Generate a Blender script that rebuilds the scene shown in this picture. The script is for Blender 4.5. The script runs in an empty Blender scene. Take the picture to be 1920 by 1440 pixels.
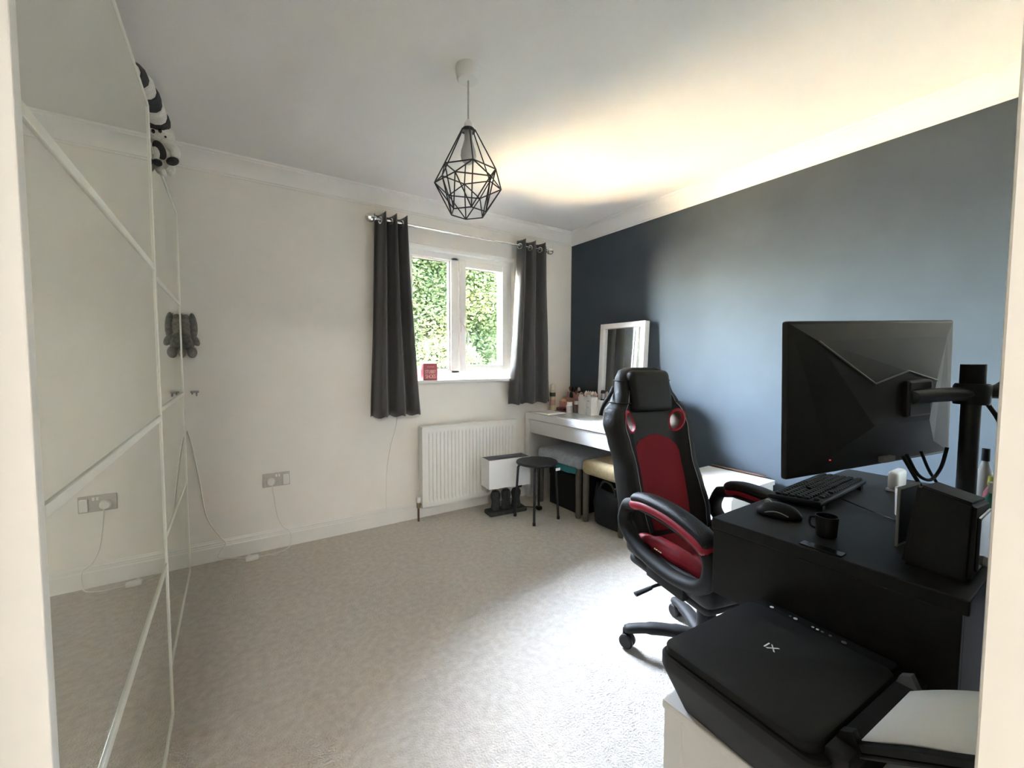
import bpy, bmesh, math, random
from mathutils import Vector, Matrix, Euler
random.seed(7)
SC = bpy.context.scene
COL = SC.collection
# ------------------------------------------------------------------ camera
CAM_H, YAW, PITCH, ROLL, FPX = 1.2096, 0.5869, 0.0541, 0.0032, 788.8
cd = bpy.data.cameras.new('camera'); cam = bpy.data.objects.new('camera', cd); COL.objects.link(cam)
cd.sensor_fit = 'HORIZONTAL'; cd.sensor_width = 36.0; cd.lens = FPX / 1920 * 36.0; cd.clip_start = 0.02; cd.clip_end = 200
_F = Vector((math.sin(YAW)*math.cos(PITCH), math.cos(YAW)*math.cos(PITCH), -math.sin(PITCH)))
_R = Vector((math.cos(YAW), -math.sin(YAW), 0)); _U = _R.cross(_F)
_R2 = _R*math.cos(ROLL) + _U*math.sin(ROLL); _U2 = _U*math.cos(ROLL) - _R*math.sin(ROLL)
cam.matrix_world = Matrix(((_R2.x, _U2.x, -_F.x, 0), (_R2.y, _U2.y, -_F.y, 0), (_R2.z, _U2.z, -_F.z, CAM_H), (0, 0, 0, 1)))
SC.camera = cam
# ------------------------------------------------------------------ world, sun, exposure
W = bpy.data.worlds.new('sky'); SC.world = W; W.use_nodes = True
nt = W.node_tree; nt.nodes.clear()
_o = nt.nodes.new('ShaderNodeOutputWorld'); _b = nt.nodes.new('ShaderNodeBackground'); _s = nt.nodes.new('ShaderNodeTexSky')
_s.sky_type = 'NISHITA'; _s.sun_disc = False; _s.sun_elevation = math.radians(48); _s.sun_rotation = math.radians(-95)
_s.air_density = 1.0; _s.dust_density = 3.0; _s.ozone_density = 1.0
_m = nt.nodes.new('ShaderNodeMixRGB'); _m.inputs[0].default_value = 0.40; _m.inputs[2].default_value = (0.66, 0.63, 0.57, 1)
_k = nt.nodes.new('ShaderNodeVectorMath'); _k.operation = 'SCALE'; _k.inputs['Scale'].default_value = 0.22
nt.links.new(_s.outputs[0], _k.inputs[0]); nt.links.new(_k.outputs[0], _m.inputs[1])
nt.links.new(_m.outputs[0], _b.inputs[0]); _b.inputs[1].default_value = 24.0
nt.links.new(_b.outputs[0], _o.inputs[0])
sd = bpy.data.lights.new('sun', 'SUN'); sd.energy = 8.0; sd.color = (1.0, 0.78, 0.48); sd.angle = math.radians(0.6)
sun = bpy.data.objects.new('sun', sd); COL.objects.link(sun); sun.location = (-6, 4, 9)
sun.rotation_euler = Vector((1.0, 0.16, -1.05)).to_track_quat('-Z', 'Y').to_euler()
SC.view_settings.view_transform = 'Standard'; SC.view_settings.look = 'None'
SC.view_settings.gamma = 1.0; SC.view_settings.use_curve_mapping = False
SC.view_settings.exposure = 5.0
try:
    cy = SC.cycles
    cy.max_bounces = 14; cy.diffuse_bounces = 9; cy.glossy_bounces = 6; cy.transmission_bounces = 6; cy.transparent_max_bounces = 12
    cy.caustics_reflective = False; cy.caustics_refractive = False; cy.sample_clamp_indirect = 12.0; cy.use_denoising = True
except Exception:
    pass

_p = bpy.data.lights.new('window_portal', 'AREA'); _p.shape = 'RECTANGLE'; _p.size = 1.0; _p.size_y = 1.08; _p.cycles.is_portal = True
_po = bpy.data.objects.new('window_portal', _p); COL.objects.link(_po); _po.location = (1.58, 3.30, 1.575); _po.rotation_euler = (math.radians(-90), 0, 0)

# ------------------------------------------------------------------ materials
MATS = {}
def mat(name, col, rough=0.5, metal=0.0, noise=0.0, nscale=20.0, bump=0.0, bscale=60.0, col2=None, sheen=0.0, spec=None, coat=0.0, emit=0.0, detail=4.0):
    if name in MATS: return MATS[name]
    m = bpy.data.materials.new(name); m.use_nodes = True
    t = m.node_tree; p = t.nodes['Principled BSDF']
    p.inputs['Roughness'].default_value = rough; p.inputs['Metallic'].default_value = metal
    if spec is not None: p.inputs['Specular IOR Level'].default_value = spec
    if coat: p.inputs['Coat Weight'].default_value = coat; p.inputs['Coat Roughness'].default_value = 0.08
    if sheen: p.inputs['Sheen Weight'].default_value = sheen
    if emit:
        p.inputs['Emission Color'].default_value = (*col, 1); p.inputs['Emission Strength'].default_value = emit
    tc = t.nodes.new('ShaderNodeTexCoord')
    n = t.nodes.new('ShaderNodeTexNoise'); n.inputs['Scale'].default_value = nscale; n.inputs['Detail'].default_value = detail
    t.links.new(tc.outputs['Object'], n.inputs['Vector'])
    r = t.nodes.new('ShaderNodeValToRGB')
    c2 = col2 if col2 else tuple(min(1, c*(1+noise)) for c in col)
    c1 = col if col2 else tuple(c*(1-noise) for c in col)
    r.color_ramp.elements[0].position = 0.3; r.color_ramp.elements[1].position = 0.7
    r.color_ramp.elements[0].color = (*c1, 1); r.color_ramp.elements[1].color = (*c2, 1)
    t.links.new(n.outputs['Fac'], r.inputs[0]); t.links.new(r.outputs[0], p.inputs['Base Color'])
    if bump:
        n2 = t.nodes.new('ShaderNodeTexNoise'); n2.inputs['Scale'].default_value = bscale; n2.inputs['Detail'].default_value = 3
        t.links.new(tc.outputs['Object'], n2.inputs['Vector'])
        bn = t.nodes.new('ShaderNodeBump'); bn.inputs['Strength'].default_value = bump; bn.inputs['Distance'].default_value = 0.01
        t.links.new(n2.outputs['Fac'], bn.inputs['Height']); t.links.new(bn.outputs[0], p.inputs['Normal'])
    MATS[name] = m
    return m
def glass_mat(name, tint=(1, 1, 1), gloss=0.06):
    m = bpy.data.materials.new(name); m.use_nodes = True; t = m.node_tree; t.nodes.clear()
    o = t.nodes.new('ShaderNodeOutputMaterial'); tr = t.nodes.new('ShaderNodeBsdfTransparent'); g = t.nodes.new('ShaderNodeBsdfGlossy')
    f = t.nodes.new('ShaderNodeFresnel'); f.inputs[0].default_value = 1.45; mx = t.nodes.new('ShaderNodeMixShader')
    tr.inputs[0].default_value = (*tint, 1); g.inputs['Roughness'].default_value = gloss
    t.links.new(f.outputs[0], mx.inputs[0]); t.links.new(tr.outputs[0], mx.inputs[1]); t.links.new(g.outputs[0], mx.inputs[2]); t.links.new(mx.outputs[0], o.inputs[0])
    MATS[name] = m; return m
def mirror_mat(name, col, haze=0.15, smear=True):
    """silvered glass with a thin film of dust"""
    m = bpy.data.materials.new(name); m.use_nodes = True; t = m.node_tree; t.nodes.clear()
    o = t.nodes.new('ShaderNodeOutputMaterial'); g = t.nodes.new('ShaderNodeBsdfGlossy'); d = t.nodes.new('ShaderNodeBsdfDiffuse'); mx = t.nodes.new('ShaderNodeMixShader')
    g.inputs['Color'].default_value = (*col, 1); g.inputs['Roughness'].default_value = 0.012; d.inputs['Color'].default_value = (0.72, 0.74, 0.66, 1)
    tc = t.nodes.new('ShaderNodeTexCoord'); n = t.nodes.new('ShaderNodeTexNoise'); n.inputs['Scale'].default_value = 2.2; n.inputs['Detail'].default_value = 6
    r = t.nodes.new('ShaderNodeMapRange'); r.inputs['From Min'].default_value = 0.35; r.inputs['From Max'].default_value = 0.75
    r.inputs['To Min'].default_value = haze*0.6; r.inputs['To Max'].default_value = haze*1.5
    t.links.new(tc.outputs['Object'], n.inputs['Vector']); t.links.new(n.outputs['Fac'], r.inputs['Value']); t.links.new(r.outputs[0], mx.inputs[0])
    t.links.new(g.outputs[0], mx.inputs[1]); t.links.new(d.outputs[0], mx.inputs[2]); t.links.new(mx.outputs[0], o.inputs[0])
    MATS[name] = m; return m

M_WALL = mat('wall_paint', (0.84, 0.815, 0.765), 0.75, noise=0.015, nscale=6, bump=0.03, bscale=180)
M_CEIL = mat('ceiling_paint', (0.86, 0.845, 0.815), 0.8, noise=0.01, nscale=6, bump=0.05, bscale=120)
M_SLATE = mat('slate_blue_paint', (0.062, 0.078, 0.094), 0.85, noise=0.05, nscale=5, bump=0.03, bscale=200, spec=0.25)
M_TRIM = mat('white_gloss_trim', (0.78, 0.77, 0.74), 0.4, noise=0.01)
M_CARPET = mat('beige_carpet', (0.52, 0.475, 0.415), 0.95, nscale=34, col2=(0.65, 0.605, 0.54), bump=1.0, bscale=150, sheen=0.25, detail=10)
M_UPVC = mat('white_upvc', (0.90, 0.90, 0.88), 0.3, noise=0.005)
M_GLASS = glass_mat('window_glass', (0.97, 0.98, 0.97), 0.02)
M_WHITE = mat('white_lacquer', (0.82, 0.82, 0.81), 0.25, noise=0.01)
M_WHITE_MATT = mat('white_foil', (0.78, 0.78, 0.76), 0.5, noise=0.01)
M_RAD = mat('radiator_enamel', (0.80, 0.79, 0.76), 0.35, noise=0.01)
M_ALU = mat('pale_aluminium', (0.80, 0.80, 0.72), 0.35, metal=0.15, noise=0.01)
M_CHROME = mat('chrome', (0.78, 0.77, 0.75), 0.18, metal=1.0)
M_BRASS = mat('old_brass', (0.35, 0.28, 0.16), 0.4, metal=0.9)
M_COPPER = mat('dark_copper_pipe', (0.16, 0.09, 0.06), 0.5, metal=0.5)
M_CURTAIN = mat('charcoal_curtain', (0.050, 0.048, 0.045), 0.6, noise=0.12, nscale=300, sheen=0.35, bump=0.1, bscale=900)
M_BLACK = mat('black_plastic', (0.008, 0.008, 0.0075), 0.48, noise=0.1, nscale=40, bump=0.05, bscale=600, spec=0.28)
M_BLACK_MATT = mat('matt_black_plastic', (0.010, 0.010, 0.009), 0.6, noise=0.1, nscale=60, bump=0.08, bscale=900, spec=0.28)
M_BLACK_GLOSS = mat('gloss_black_plastic', (0.012, 0.012, 0.012), 0.18)
M_LEATHER = mat('black_leatherette', (0.0085, 0.0085, 0.0075), 0.42, noise=0.15, nscale=30, bump=0.25, bscale=380, spec=0.28)
M_MESHB = mat('black_mesh_fabric', (0.008, 0.008, 0.008), 0.9, noise=0.3, nscale=500)
M_RED = mat('red_mesh_fabric', (0.19, 0.002, 0.010), 0.85, noise=0.12, nscale=500, bump=0.2, bscale=900)
M_RED_L = mat('red_leatherette', (0.36, 0.008, 0.026), 0.5, noise=0.08, nscale=40, bump=0.1, bscale=300)
M_STITCH = mat('cream_stitching', (0.75, 0.66, 0.45), 0.7)
M_DESK = mat('black_brown_foil', (0.009, 0.0085, 0.008), 0.55, noise=0.25, nscale=25, bump=0.04, bscale=400, spec=0.28)
M_METAL_BLK = mat('black_powder_coat', (0.012, 0.012, 0.013), 0.5, noise=0.1, nscale=80)
M_GREYMET = mat('grey_metal', (0.30, 0.30, 0.31), 0.4, metal=0.7)
M_STONE = mat('dark_carved_stone', (0.030, 0.033, 0.030), 0.8, noise=0.4, nscale=60, bump=0.4, bscale=90)
M_SHADE = mat('white_linen_shade', (0.84, 0.85, 0.87), 0.9, noise=0.03, nscale=400, bump=0.1, bscale=700)
M_SHADE_IN = mat('grey_shade_lining', (0.16, 0.165, 0.175), 0.9, noise=0.02)
M_BLUEFAB = mat('pale_blue_grey_fleece', (0.42, 0.46, 0.54), 0.95, noise=0.15, nscale=30, bump=0.5, bscale=120, sheen=0.4)
M_TEAL = mat('teal_lining', (0.03, 0.22, 0.24), 0.8, noise=0.1)
M_YELLOW = mat('straw_yellow_fabric', (0.52, 0.41, 0.22), 0.9, noise=0.10, nscale=40, bump=0.3, bscale=200, sheen=0.2)
M_LEG = mat('brown_grey_leg', (0.13, 0.115, 0.095), 0.5, noise=0.1)
M_BOX = mat('black_box_card', (0.006, 0.006, 0.006), 0.7)
M_BAG = mat('black_nylon', (0.012, 0.013, 0.017), 0.75, noise=0.25, nscale=15, bump=0.3, bscale=30)
M_PAPER = mat('white_paper', (0.82, 0.83, 0.82), 0.8, noise=0.01)
M_PINK = mat('pink_card', (0.55, 0.30, 0.26), 0.6, noise=0.12, nscale=25)
M_BLUSH = mat('blush_plastic', (0.72, 0.52, 0.46), 0.4, noise=0.1)
M_MAROON = mat('maroon_velvet', (0.09, 0.008, 0.018), 0.9, sheen=0.4)
M_CREAM = mat('cream_enamel', (0.62, 0.52, 0.36), 0.4)
M_DKGREEN = mat('dark_green_label', (0.02, 0.06, 0.05), 0.5)
M_REDBOX = mat('dusky_red_card', (0.42, 0.09, 0.11), 0.5, noise=0.05)
M_REDDARK = mat('dark_red_card', (0.14, 0.02, 0.02), 0.5)
M_LETTER = mat('pale_pink_ink', (0.80, 0.62, 0.55), 0.6)
M_GREYFUR = mat('grey_plush', (0.16, 0.155, 0.145), 0.95, noise=0.3, nscale=60, bump=0.7, bscale=150, sheen=0.3)
M_GREYFUR2 = mat('pale_grey_plush', (0.24, 0.225, 0.20), 0.95, noise=0.2, nscale=60, bump=0.6, bscale=150)
M_WHITEFUR = mat('white_plush', (0.74, 0.73, 0.68), 0.95, noise=0.08, nscale=60, bump=0.5, bscale=160, sheen=0.3)
M_DARKFUR = mat('charcoal_plush', (0.035, 0.036, 0.038), 0.95, noise=0.2, nscale=60, bump=0.5, bscale=160)
M_BULB = mat('frosted_bulb', (0.42, 0.43, 0.44), 0.3, noise=0.02)
M_WIRE = mat('black_wire', (0.008, 0.005, 0.005), 0.5)
M_FLEX = mat('grey_flex', (0.45, 0.43, 0.40), 0.6)
M_WCABLE = mat('white_cable', (0.74, 0.73, 0.68), 0.5)
M_SOCKET = mat('brushed_steel_plate', (0.50, 0.48, 0.45), 0.45, metal=0.35, noise=0.06, nscale=60)
M_SOCKWHITE = mat('white_plug_plastic', (0.78, 0.77, 0.73), 0.4)
M_LED = mat('pale_button_ink', (0.85, 0.87, 0.85), 0.5)
M_GREENB = mat('green_bottle_plastic', (0.04, 0.26, 0.16), 0.3)
M_YCAP = mat('yellow_plastic', (0.62, 0.60, 0.10), 0.4)
M_REDLED = mat('red_power_light', (0.6, 0.03, 0.03), 0.4, emit=0.02)
M_PAVING = mat('sandy_paving', (0.26, 0.20, 0.12), 0.9, noise=0.15, nscale=2)
M_BARK = mat('brown_bark', (0.012, 0.010, 0.007), 0.9, noise=0.3, nscale=15, bump=0.6, bscale=20)
M_BRICK = mat('outer_render', (0.05, 0.035, 0.03), 0.9, noise=0.1)
M_DMIRROR = mirror_mat('wardrobe_mirror', (0.97, 0.98, 0.93), 0.09)
M_TMIRROR = mirror_mat('dressing_mirror', (0.86, 0.88, 0.84), 0.04)
M_CRYSTAL = mat('clear_crystal', (0.70, 0.67, 0.63), 0.08, metal=0.75, spec=0.8)

def leaf_mat(name, c1, c2, c3):
    m = bpy.data.materials.new(name); m.use_nodes = True; t = m.node_tree; t.nodes.clear()
    o = t.nodes.new('ShaderNodeOutputMaterial'); d = t.nodes.new('ShaderNodeBsdfDiffuse'); tl = t.nodes.new('ShaderNodeBsdfTranslucent'); mx = t.nodes.new('ShaderNodeMixShader'); mx.inputs[0].default_value = 0.4
    tc = t.nodes.new('ShaderNodeTexCoord'); n = t.nodes.new('ShaderNodeTexNoise'); n.inputs['Scale'].default_value = 1.3; n.inputs['Detail'].default_value = 8
    r = t.nodes.new('ShaderNodeValToRGB'); r.color_ramp.elements[0].position = 0.33; r.color_ramp.elements[1].position = 0.66
    r.color_ramp.elements[0].color = (*c1, 1); r.color_ramp.elements[1].color = (*c3, 1); e = r.color_ramp.elements.new(0.5); e.color = (*c2, 1)
    t.links.new(tc.outputs['Object'], n.inputs['Vector']); t.links.new(n.outputs['Fac'], r.inputs[0])
    t.links.new(r.outputs[0], d.inputs[0]); t.links.new(r.outputs[0], tl.inputs[0])
    t.links.new(d.outputs[0], mx.inputs[1]); t.links.new(tl.outputs[0], mx.inputs[2]); t.links.new(mx.outputs[0], o.inputs[0])
    MATS[name] = m; return m
M_LEAF = leaf_mat('green_leaves', (0.010, 0.017, 0.0075), (0.015, 0.022, 0.010), (0.025, 0.028, 0.012))
M_LEAF2 = leaf_mat('mint_leaves', (0.010, 0.018, 0.013), (0.014, 0.023, 0.017), (0.020, 0.027, 0.019))

# ------------------------------------------------------------------ mesh helpers
def V(*a): return Vector(a)
def box(bm, x0, x1, y0, y1, z0, z1, bev=0.0, seg=2, mtx=None):
    t = bmesh.new(); bmesh.ops.create_cube(t, size=1.0)
    for v in t.verts: v.co = Vector((x0+(v.co.x+.5)*(x1-x0), y0+(v.co.y+.5)*(y1-y0), z0+(v.co.z+.5)*(z1-z0)))
    if bev > 0: bmesh.ops.bevel(t, geom=t.edges[:], offset=bev, segments=seg, affect='EDGES', profile=0.5)
    if mtx: bmesh.ops.transform(t, matrix=mtx, verts=t.verts[:])
    merge(bm, t)
def merge(bm, t):
    me = bpy.data.meshes.new('tmp'); t.to_mesh(me); t.free(); bm.from_mesh(me); bpy.data.meshes.remove(me)
def ring_frame(d):
    d = d.normalized(); a = Vector((0, 0, 1)) if abs(d.z) < 0.9 else Vector((1, 0, 0))
    u = d.cross(a).normalized(); return u, d.cross(u).normalized()
def tube(bm, pts, r, seg=8, caps=True, closed=False, flat=1.0):
    pts = [Vector(p) for p in pts]; n = len(pts); rs = r if isinstance(r, (list, tuple)) else [r]*n
    rings = []; u = None
    for i, p in enumerate(pts):
        if closed: d = pts[(i+1) % n]-pts[i-1]
        else: d = pts[min(i+1, n-1)]-pts[max(i-1, 0)]
        d.normalize()
        if u is None: u, w = ring_frame(d)
        else:
            u = (u-d*u.dot(d)); 
            if u.length < 1e-6: u, w = ring_frame(d)
            u.normalize(); w = d.cross(u)
        rings.append([bm.verts.new(p+(u*math.cos(2*math.pi*k/seg)+w*flat*math.sin(2*math.pi*k/seg))*rs[i]) for k in range(seg)])
    m = n if closed else n-1
    for i in range(m):
        a, b = rings[i], rings[(i+1) % n]
        for k in range(seg): bm.faces.new((a[k], a[(k+1) % seg], b[(k+1) % seg], b[k]))
    if caps and not closed: bm.faces.new(rings[0][::-1]); bm.faces.new(rings[-1])
def lathe(bm, prof, c=(0, 0, 0), seg=24, axis='Z', mtx=None):
    c = Vector(c); rings = []
    for r, h in prof:
        row = []
        for k in range(seg):
            a = 2*math.pi*k/seg; p = Vector((r*math.cos(a), r*math.sin(a), h))
            if axis == 'X': p = Vector((p.z, p.x, p.y))
            if axis == 'Y': p = Vector((p.y, p.z, p.x))
            if mtx: p = mtx @ p
            row.append(bm.verts.new(c+p))
        rings.append(row)
    for a, b in zip(rings, rings[1:]):
        for k in range(seg): bm.faces.new((a[k], a[(k+1) % seg], b[(k+1) % seg], b[k]))
    if prof[0][0] > 1e-5: bm.faces.new(rings[0][::-1])
    if prof[-1][0] > 1e-5: bm.faces.new(rings[-1])
    bmesh.ops.remove_doubles(bm, verts=[v for row in (rings[0], rings[-1]) for v in row], dist=1e-6)
def ell(bm, c, r, rot=(0, 0, 0), seg=18, rings=12):
    t = bmesh.new(); bmesh.ops.create_uvsphere(t, u_segments=seg, v_segments=rings, radius=1.0)
    mt = Matrix.Translation(Vector(c)) @ Euler(rot).to_matrix().to_4x4() @ Matrix.Diagonal((*r, 1))
    bmesh.ops.transform(t, matrix=mt, verts=t.verts[:]); merge(bm, t)
def prism(bm, poly, axis, a, b):
    """extrude a 2D polygon along axis between a and b"""
    def P(p, h): return {'X': (h, p[0], p[1]), 'Y': (p[0], h, p[1]), 'Z': (p[0], p[1], h)}[axis]
    A = [bm.verts.new(P(p, a)) for p in poly]; B = [bm.verts.new(P(p, b)) for p in poly]; n = len(poly)
    for i in range(n): bm.faces.new((A[i], A[(i+1) % n], B[(i+1) % n], B[i]))
    bm.faces.new(A[::-1]); bm.faces.new(B)
def obj(name, bm, m, parent=None, smooth=False, world=False, sub=0, kind=None):
    if world and parent is not None:
        off = parent.location if parent.parent is None else parent.parent.location
        if parent.parent is not None and parent.type == 'EMPTY': off = parent.location
        bmesh.ops.translate(bm, vec=-Vector(off), verts=bm.verts[:])
    bmesh.ops.recalc_face_normals(bm, faces=bm.faces[:])
    me = bpy.data.meshes.new(name); bm.to_mesh(me); bm.free(); me.materials.append(m)
    if smooth:
        for p in me.polygons: p.use_smooth = True
        if smooth != 'all':
            try: me.set_sharp_from_angle(angle=math.radians(38))
            except Exception: pass
    o = bpy.data.objects.new(name, me); COL.objects.link(o)
    if parent is not None: o.parent = parent
    if sub:
        s = o.modifiers.new('sub', 'SUBSURF'); s.levels = sub; s.render_levels = sub
    if kind: o['kind'] = kind
    return o
def dup(o, parent, loc=None, mtx=None):
    c = o.copy(); COL.objects.link(c); c.parent = parent
    if loc is not None: c.location = loc
    return c
def tag(o, label, cat, group=None, kind=None):
    o['label'] = label
    if cat: o['category'] = cat
    if group: o['group'] = group
    if kind: o['kind'] = kind
    return o
def thing(name, loc, label, cat, group=None, rz=0.0):
    o = bpy.data.objects.new(name, None); COL.objects.link(o); o.location = loc; o.rotation_euler = (0, 0, rz); o.empty_display_size = 0.1
    return tag(o, label, cat, group)
def struct(name, bm, m, label, smooth=False):
    o = obj(name, bm, m, smooth=smooth); o['kind'] = 'structure'; o['label'] = label; o['category'] = name.split('_')[0]
    return o
def B(): return bmesh.new()
def bx(*a, **k):
    b = B(); box(b, *a, **k); return b
def text_mesh(body, size, mtx, extrude=0.0006, sx=1.0):
    c = bpy.data.curves.new('txt', 'FONT'); c.body = body; c.size = size; c.extrude = extrude; c.align_x = 'CENTER'; c.align_y = 'CENTER'
    o = bpy.data.objects.new('txt', c); COL.objects.link(o)
    dg = bpy.context.evaluated_depsgraph_get(); me = bpy.data.meshes.new_from_object(o.evaluated_get(dg))
    b = B(); b.from_mesh(me); bpy.data.objects.remove(o); bpy.data.curves.remove(c); bpy.data.meshes.remove(me)
    bmesh.ops.transform(b, matrix=mtx @ Matrix.Diagonal((sx, 1, 1, 1)), verts=b.verts[:])
    return b
def bez(pts, n=10):
    """catmull-rom through points"""
    P = [Vector(p) for p in pts]; P = [P[0]*2-P[1]]+P+[P[-1]*2-P[-2]]; out = []
    for i in range(1, len(P)-2):
        for k in range(n):
            t = k/n; a, b, c, d = P[i-1], P[i], P[i+1], P[i+2]
            out.append(0.5*((2*b)+(c-a)*t+(2*a-5*b+4*c-d)*t*t+(3*b-a-3*c+d)*t**3))
    out.append(P[-2]); return out

# ================================================================== ROOM
XR, YB, XL, YN, ZC = 2.709, 3.061, -0.82, 0.06, 2.40
JX0, JX1 = -0.30, 0.478          # door opening in the near wall
WX0, WX1, WZ0, WZ1 = 1.10, 2.06, 1.06, 2.09   # window opening
struct('floor', bx(XL-0.2, XR+0.2, -3.2, YB+0.3, -0.15, 0.0), M_CARPET, 'beige grey cut pile bedroom carpet')
struct('ceiling', bx(XL-0.2, XR+0.2, -3.2, YB+0.3, ZC, ZC+0.15), M_CEIL, 'white painted bedroom ceiling')
b = B(); T = 0.28
box(b, XL-0.2, WX0, YB, YB+T, -0.15, ZC+.15); box(b, WX1, XR+0.2, YB, YB+T, -0.15, ZC+.15)
box(b, WX0, WX1, YB, YB+T, -0.15, WZ0); box(b, WX0, WX1, YB, YB+T, WZ1, ZC+.15)
wall_back = struct('wall_back', b, M_WALL, 'off white painted wall around the window')
struct('wall_right', bx(XR, XR+0.2, -3.2, YB, -0.1, ZC), M_SLATE, 'dark slate blue painted feature wall')
struct('wall_left', bx(XL-0.2, XL, -3.2, YB, -0.1, ZC), M_WALL, 'off white wall behind the mirrored wardrobe')
b = B()
box(b, JX1+0.03, XR, YN-0.12, YN, -0.1, ZC); box(b, XL, JX0-0.03, YN-0.12, YN, -0.1, ZC); box(b, JX0-0.03, JX1+0.03, YN-0.12, YN, 2.03, ZC)
struct('wall_front', b, M_WALL, 'off white wall with the doorway beside the black desk')
b = B()
box(b, JX1, JX1+0.03, YN-0.135, YN, 0, 2.03, 0.002); box(b, JX0-0.03, JX0, YN-0.135, YN, 0, 2.03, 0.002); box(b, JX0, JX1, YN-0.135, YN, 2.0, 2.03, 0.002)
struct('trim_1', b, M_TRIM, 'white painted door lining of the doorway')
struct('wall_hall', bx(XL, XR, -3.2, -3.1, -0.1, ZC), M_WALL, 'off white wall of the hallway outside the door')
# unseen fill light, added on the hallway ceiling to brighten the room
hl = thing('added_hall_fill', (-0.50, -2.1, ZC), 'round fill light added out of view on the hallway ceiling', 'lamp')
b = B(); lathe(b, [(0.0, -0.02), (0.29, -0.02), (0.30, -0.012), (0.30, 0.0)], seg=32); obj('fill_base', b, M_WHITE_MATT, hl, smooth=True)
hld = bpy.data.lights.new('hall_fill_light', 'AREA'); hld.shape = 'DISK'; hld.size = 0.58; hld.energy = 3.7; hld.color = (1.0, 0.96, 0.91)
hlo = bpy.data.objects.new('hall_fill_light', hld); COL.objects.link(hlo); hlo.parent = hl; hlo.location = (0, 0, -0.03)
# cornices: stepped cove
def cove(name, p0, p1, inward, label):
    prof = [(0, -0.105), (0.008, -0.105), (0.010, -0.096), (0.016, -0.094), (0.020, -0.075), (0.032, -0.050), (0.052, -0.030), (0.078, -0.019), (0.080, -0.012), (0.090, -0.010), (0.092, 0.0), (0, 0)]
    b = B(); p0, p1 = Vector(p0), Vector(p1); n = Vector(inward)
    A = [b.verts.new(p0+n*d+Vector((0, 0, h))) for d, h in prof]; C = [b.verts.new(p1+n*d+Vector((0, 0, h))) for d, h in prof]
    for i in range(len(prof)): b.faces.new((A[i], A[(i+1) % len(prof)], C[(i+1) % len(prof)], C[i]))
    b.faces.new(A[::-1]); b.faces.new(C)
    return struct(name, b, M_CEIL, label, smooth=True)
cove('trim_2', (XR, YB, ZC), (XR, YN, ZC), (-1, 0, 0), 'white coving above the slate blue wall')
cove('trim_3', (XL, YB, ZC), (XR, YB, ZC), (0, -1, 0), 'white coving above the window wall')
def skirt(name, p0, p1, inward, label):
    prof = [(0, 0), (0.016, 0), (0.016, 0.082), (0.013, 0.090), (0.013, 0.096), (0.010, 0.100), (0.010, 0.108), (0.006, 0.114), (0.004, 0.122), (0, 0.122)]
    b = B(); p0, p1 = Vector(p0), Vector(p1); n = Vector(inward)
    A = [b.verts.new(p0+n*d+Vector((0, 0, h))) for d, h in prof]; C = [b.verts.new(p1+n*d+Vector((0, 0, h))) for d, h in prof]
    for i in range(len(prof)): b.faces.new((A[i], A[(i+1) % len(prof)], C[(i+1) % len(prof)], C[i]))
    b.faces.new(A[::-1]); b.faces.new(C)
    return struct(name, b, M_TRIM, label, smooth=False)
skirt('baseboard_back', (XL, YB, 0), (XR, YB, 0), (0, -1, 0), 'white moulded skirting board below the window wall')
skirt('baseboard_right', (XR, YB, 0), (XR, YN, 0), (-1, 0, 0), 'white moulded skirting board below the slate blue wall')

# ------------------------------------------------------------------ window
wn = bpy.data.objects.new('window_1', None); COL.objects.link(wn); wn.location = (1.58, YB+0.06, WZ0); wn['kind'] = 'structure'; wn['label'] = 'white double glazed casement window with a fixed pane and an opening pane'; wn['category'] = 'window'
FY0, FY1 = YB+0.055, YB+0.105
def frame_rect(b, x0, x1, z0, z1, w, y0, y1, bev=0.004):
    box(b, x0, x0+w, y0, y1, z0, z1, bev); box(b, x1-w, x1, y0, y1, z0, z1, bev)
    box(b, x0+w-.001, x1-w+.001, y0, y1, z0, z0+w, bev); box(b, x0+w-.001, x1-w+.001, y0, y1, z1-w, z1, bev)
MX = 1.515
b = B(); frame_rect(b, WX0, WX1, WZ0+0.02, WZ1-0.02, 0.055, FY0, FY1); box(b, MX-0.034, MX+0.034, FY0, FY1, WZ0+0.05, WZ1-0.05, 0.004)
obj('window_frame', b, M_UPVC, wn, world=True)
b = B(); frame_rect(b, WX0+0.052, MX-0.030, WZ0+0.072, WZ1-0.072, 0.016, FY1-0.030, FY1-0.009, 0.003); obj('glazing_bead', b, M_UPVC, wn, world=True)
sash = B(); frame_rect(sash, MX+0.036, WX1-0.040, WZ0+0.062, WZ1-0.062, 0.058, FY0-0.014, FY1-0.01, 0.006); obj('sash', sash, M_UPVC, wn, world=True)
GR = mat('dark_gasket', (0.05, 0.05, 0.05), 0.6)
b = B(); frame_rect(b, MX+0.092, WX1-0.096, WZ0+0.118, WZ1-0.118, 0.006, FY1-0.022, FY1-0.017, 0.0); frame_rect(b, WX0+0.066, MX-0.044, WZ0+0.086, WZ1-0.086, 0.006, FY1-0.014, FY1-0.009, 0)
obj('gasket', b, GR, wn, world=True)
obj('pane', bx(WX0+0.05, MX-0.030, FY1-0.008, FY1-0.004, WZ0+0.05, WZ1-0.05), M_GLASS, wn, world=True)
obj('pane', bx(MX+0.09, WX1-0.094, FY1-0.016, FY1-0.012, WZ0+0.116, WZ1-0.116), M_GLASS, wn, world=True)
b = B(); box(b, MX+0.046, MX+0.070, FY0-0.026, FY0-0.013, 1.44, 1.56, 0.004); hd = obj('handle', b, M_UPVC, wn, world=True)
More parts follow.
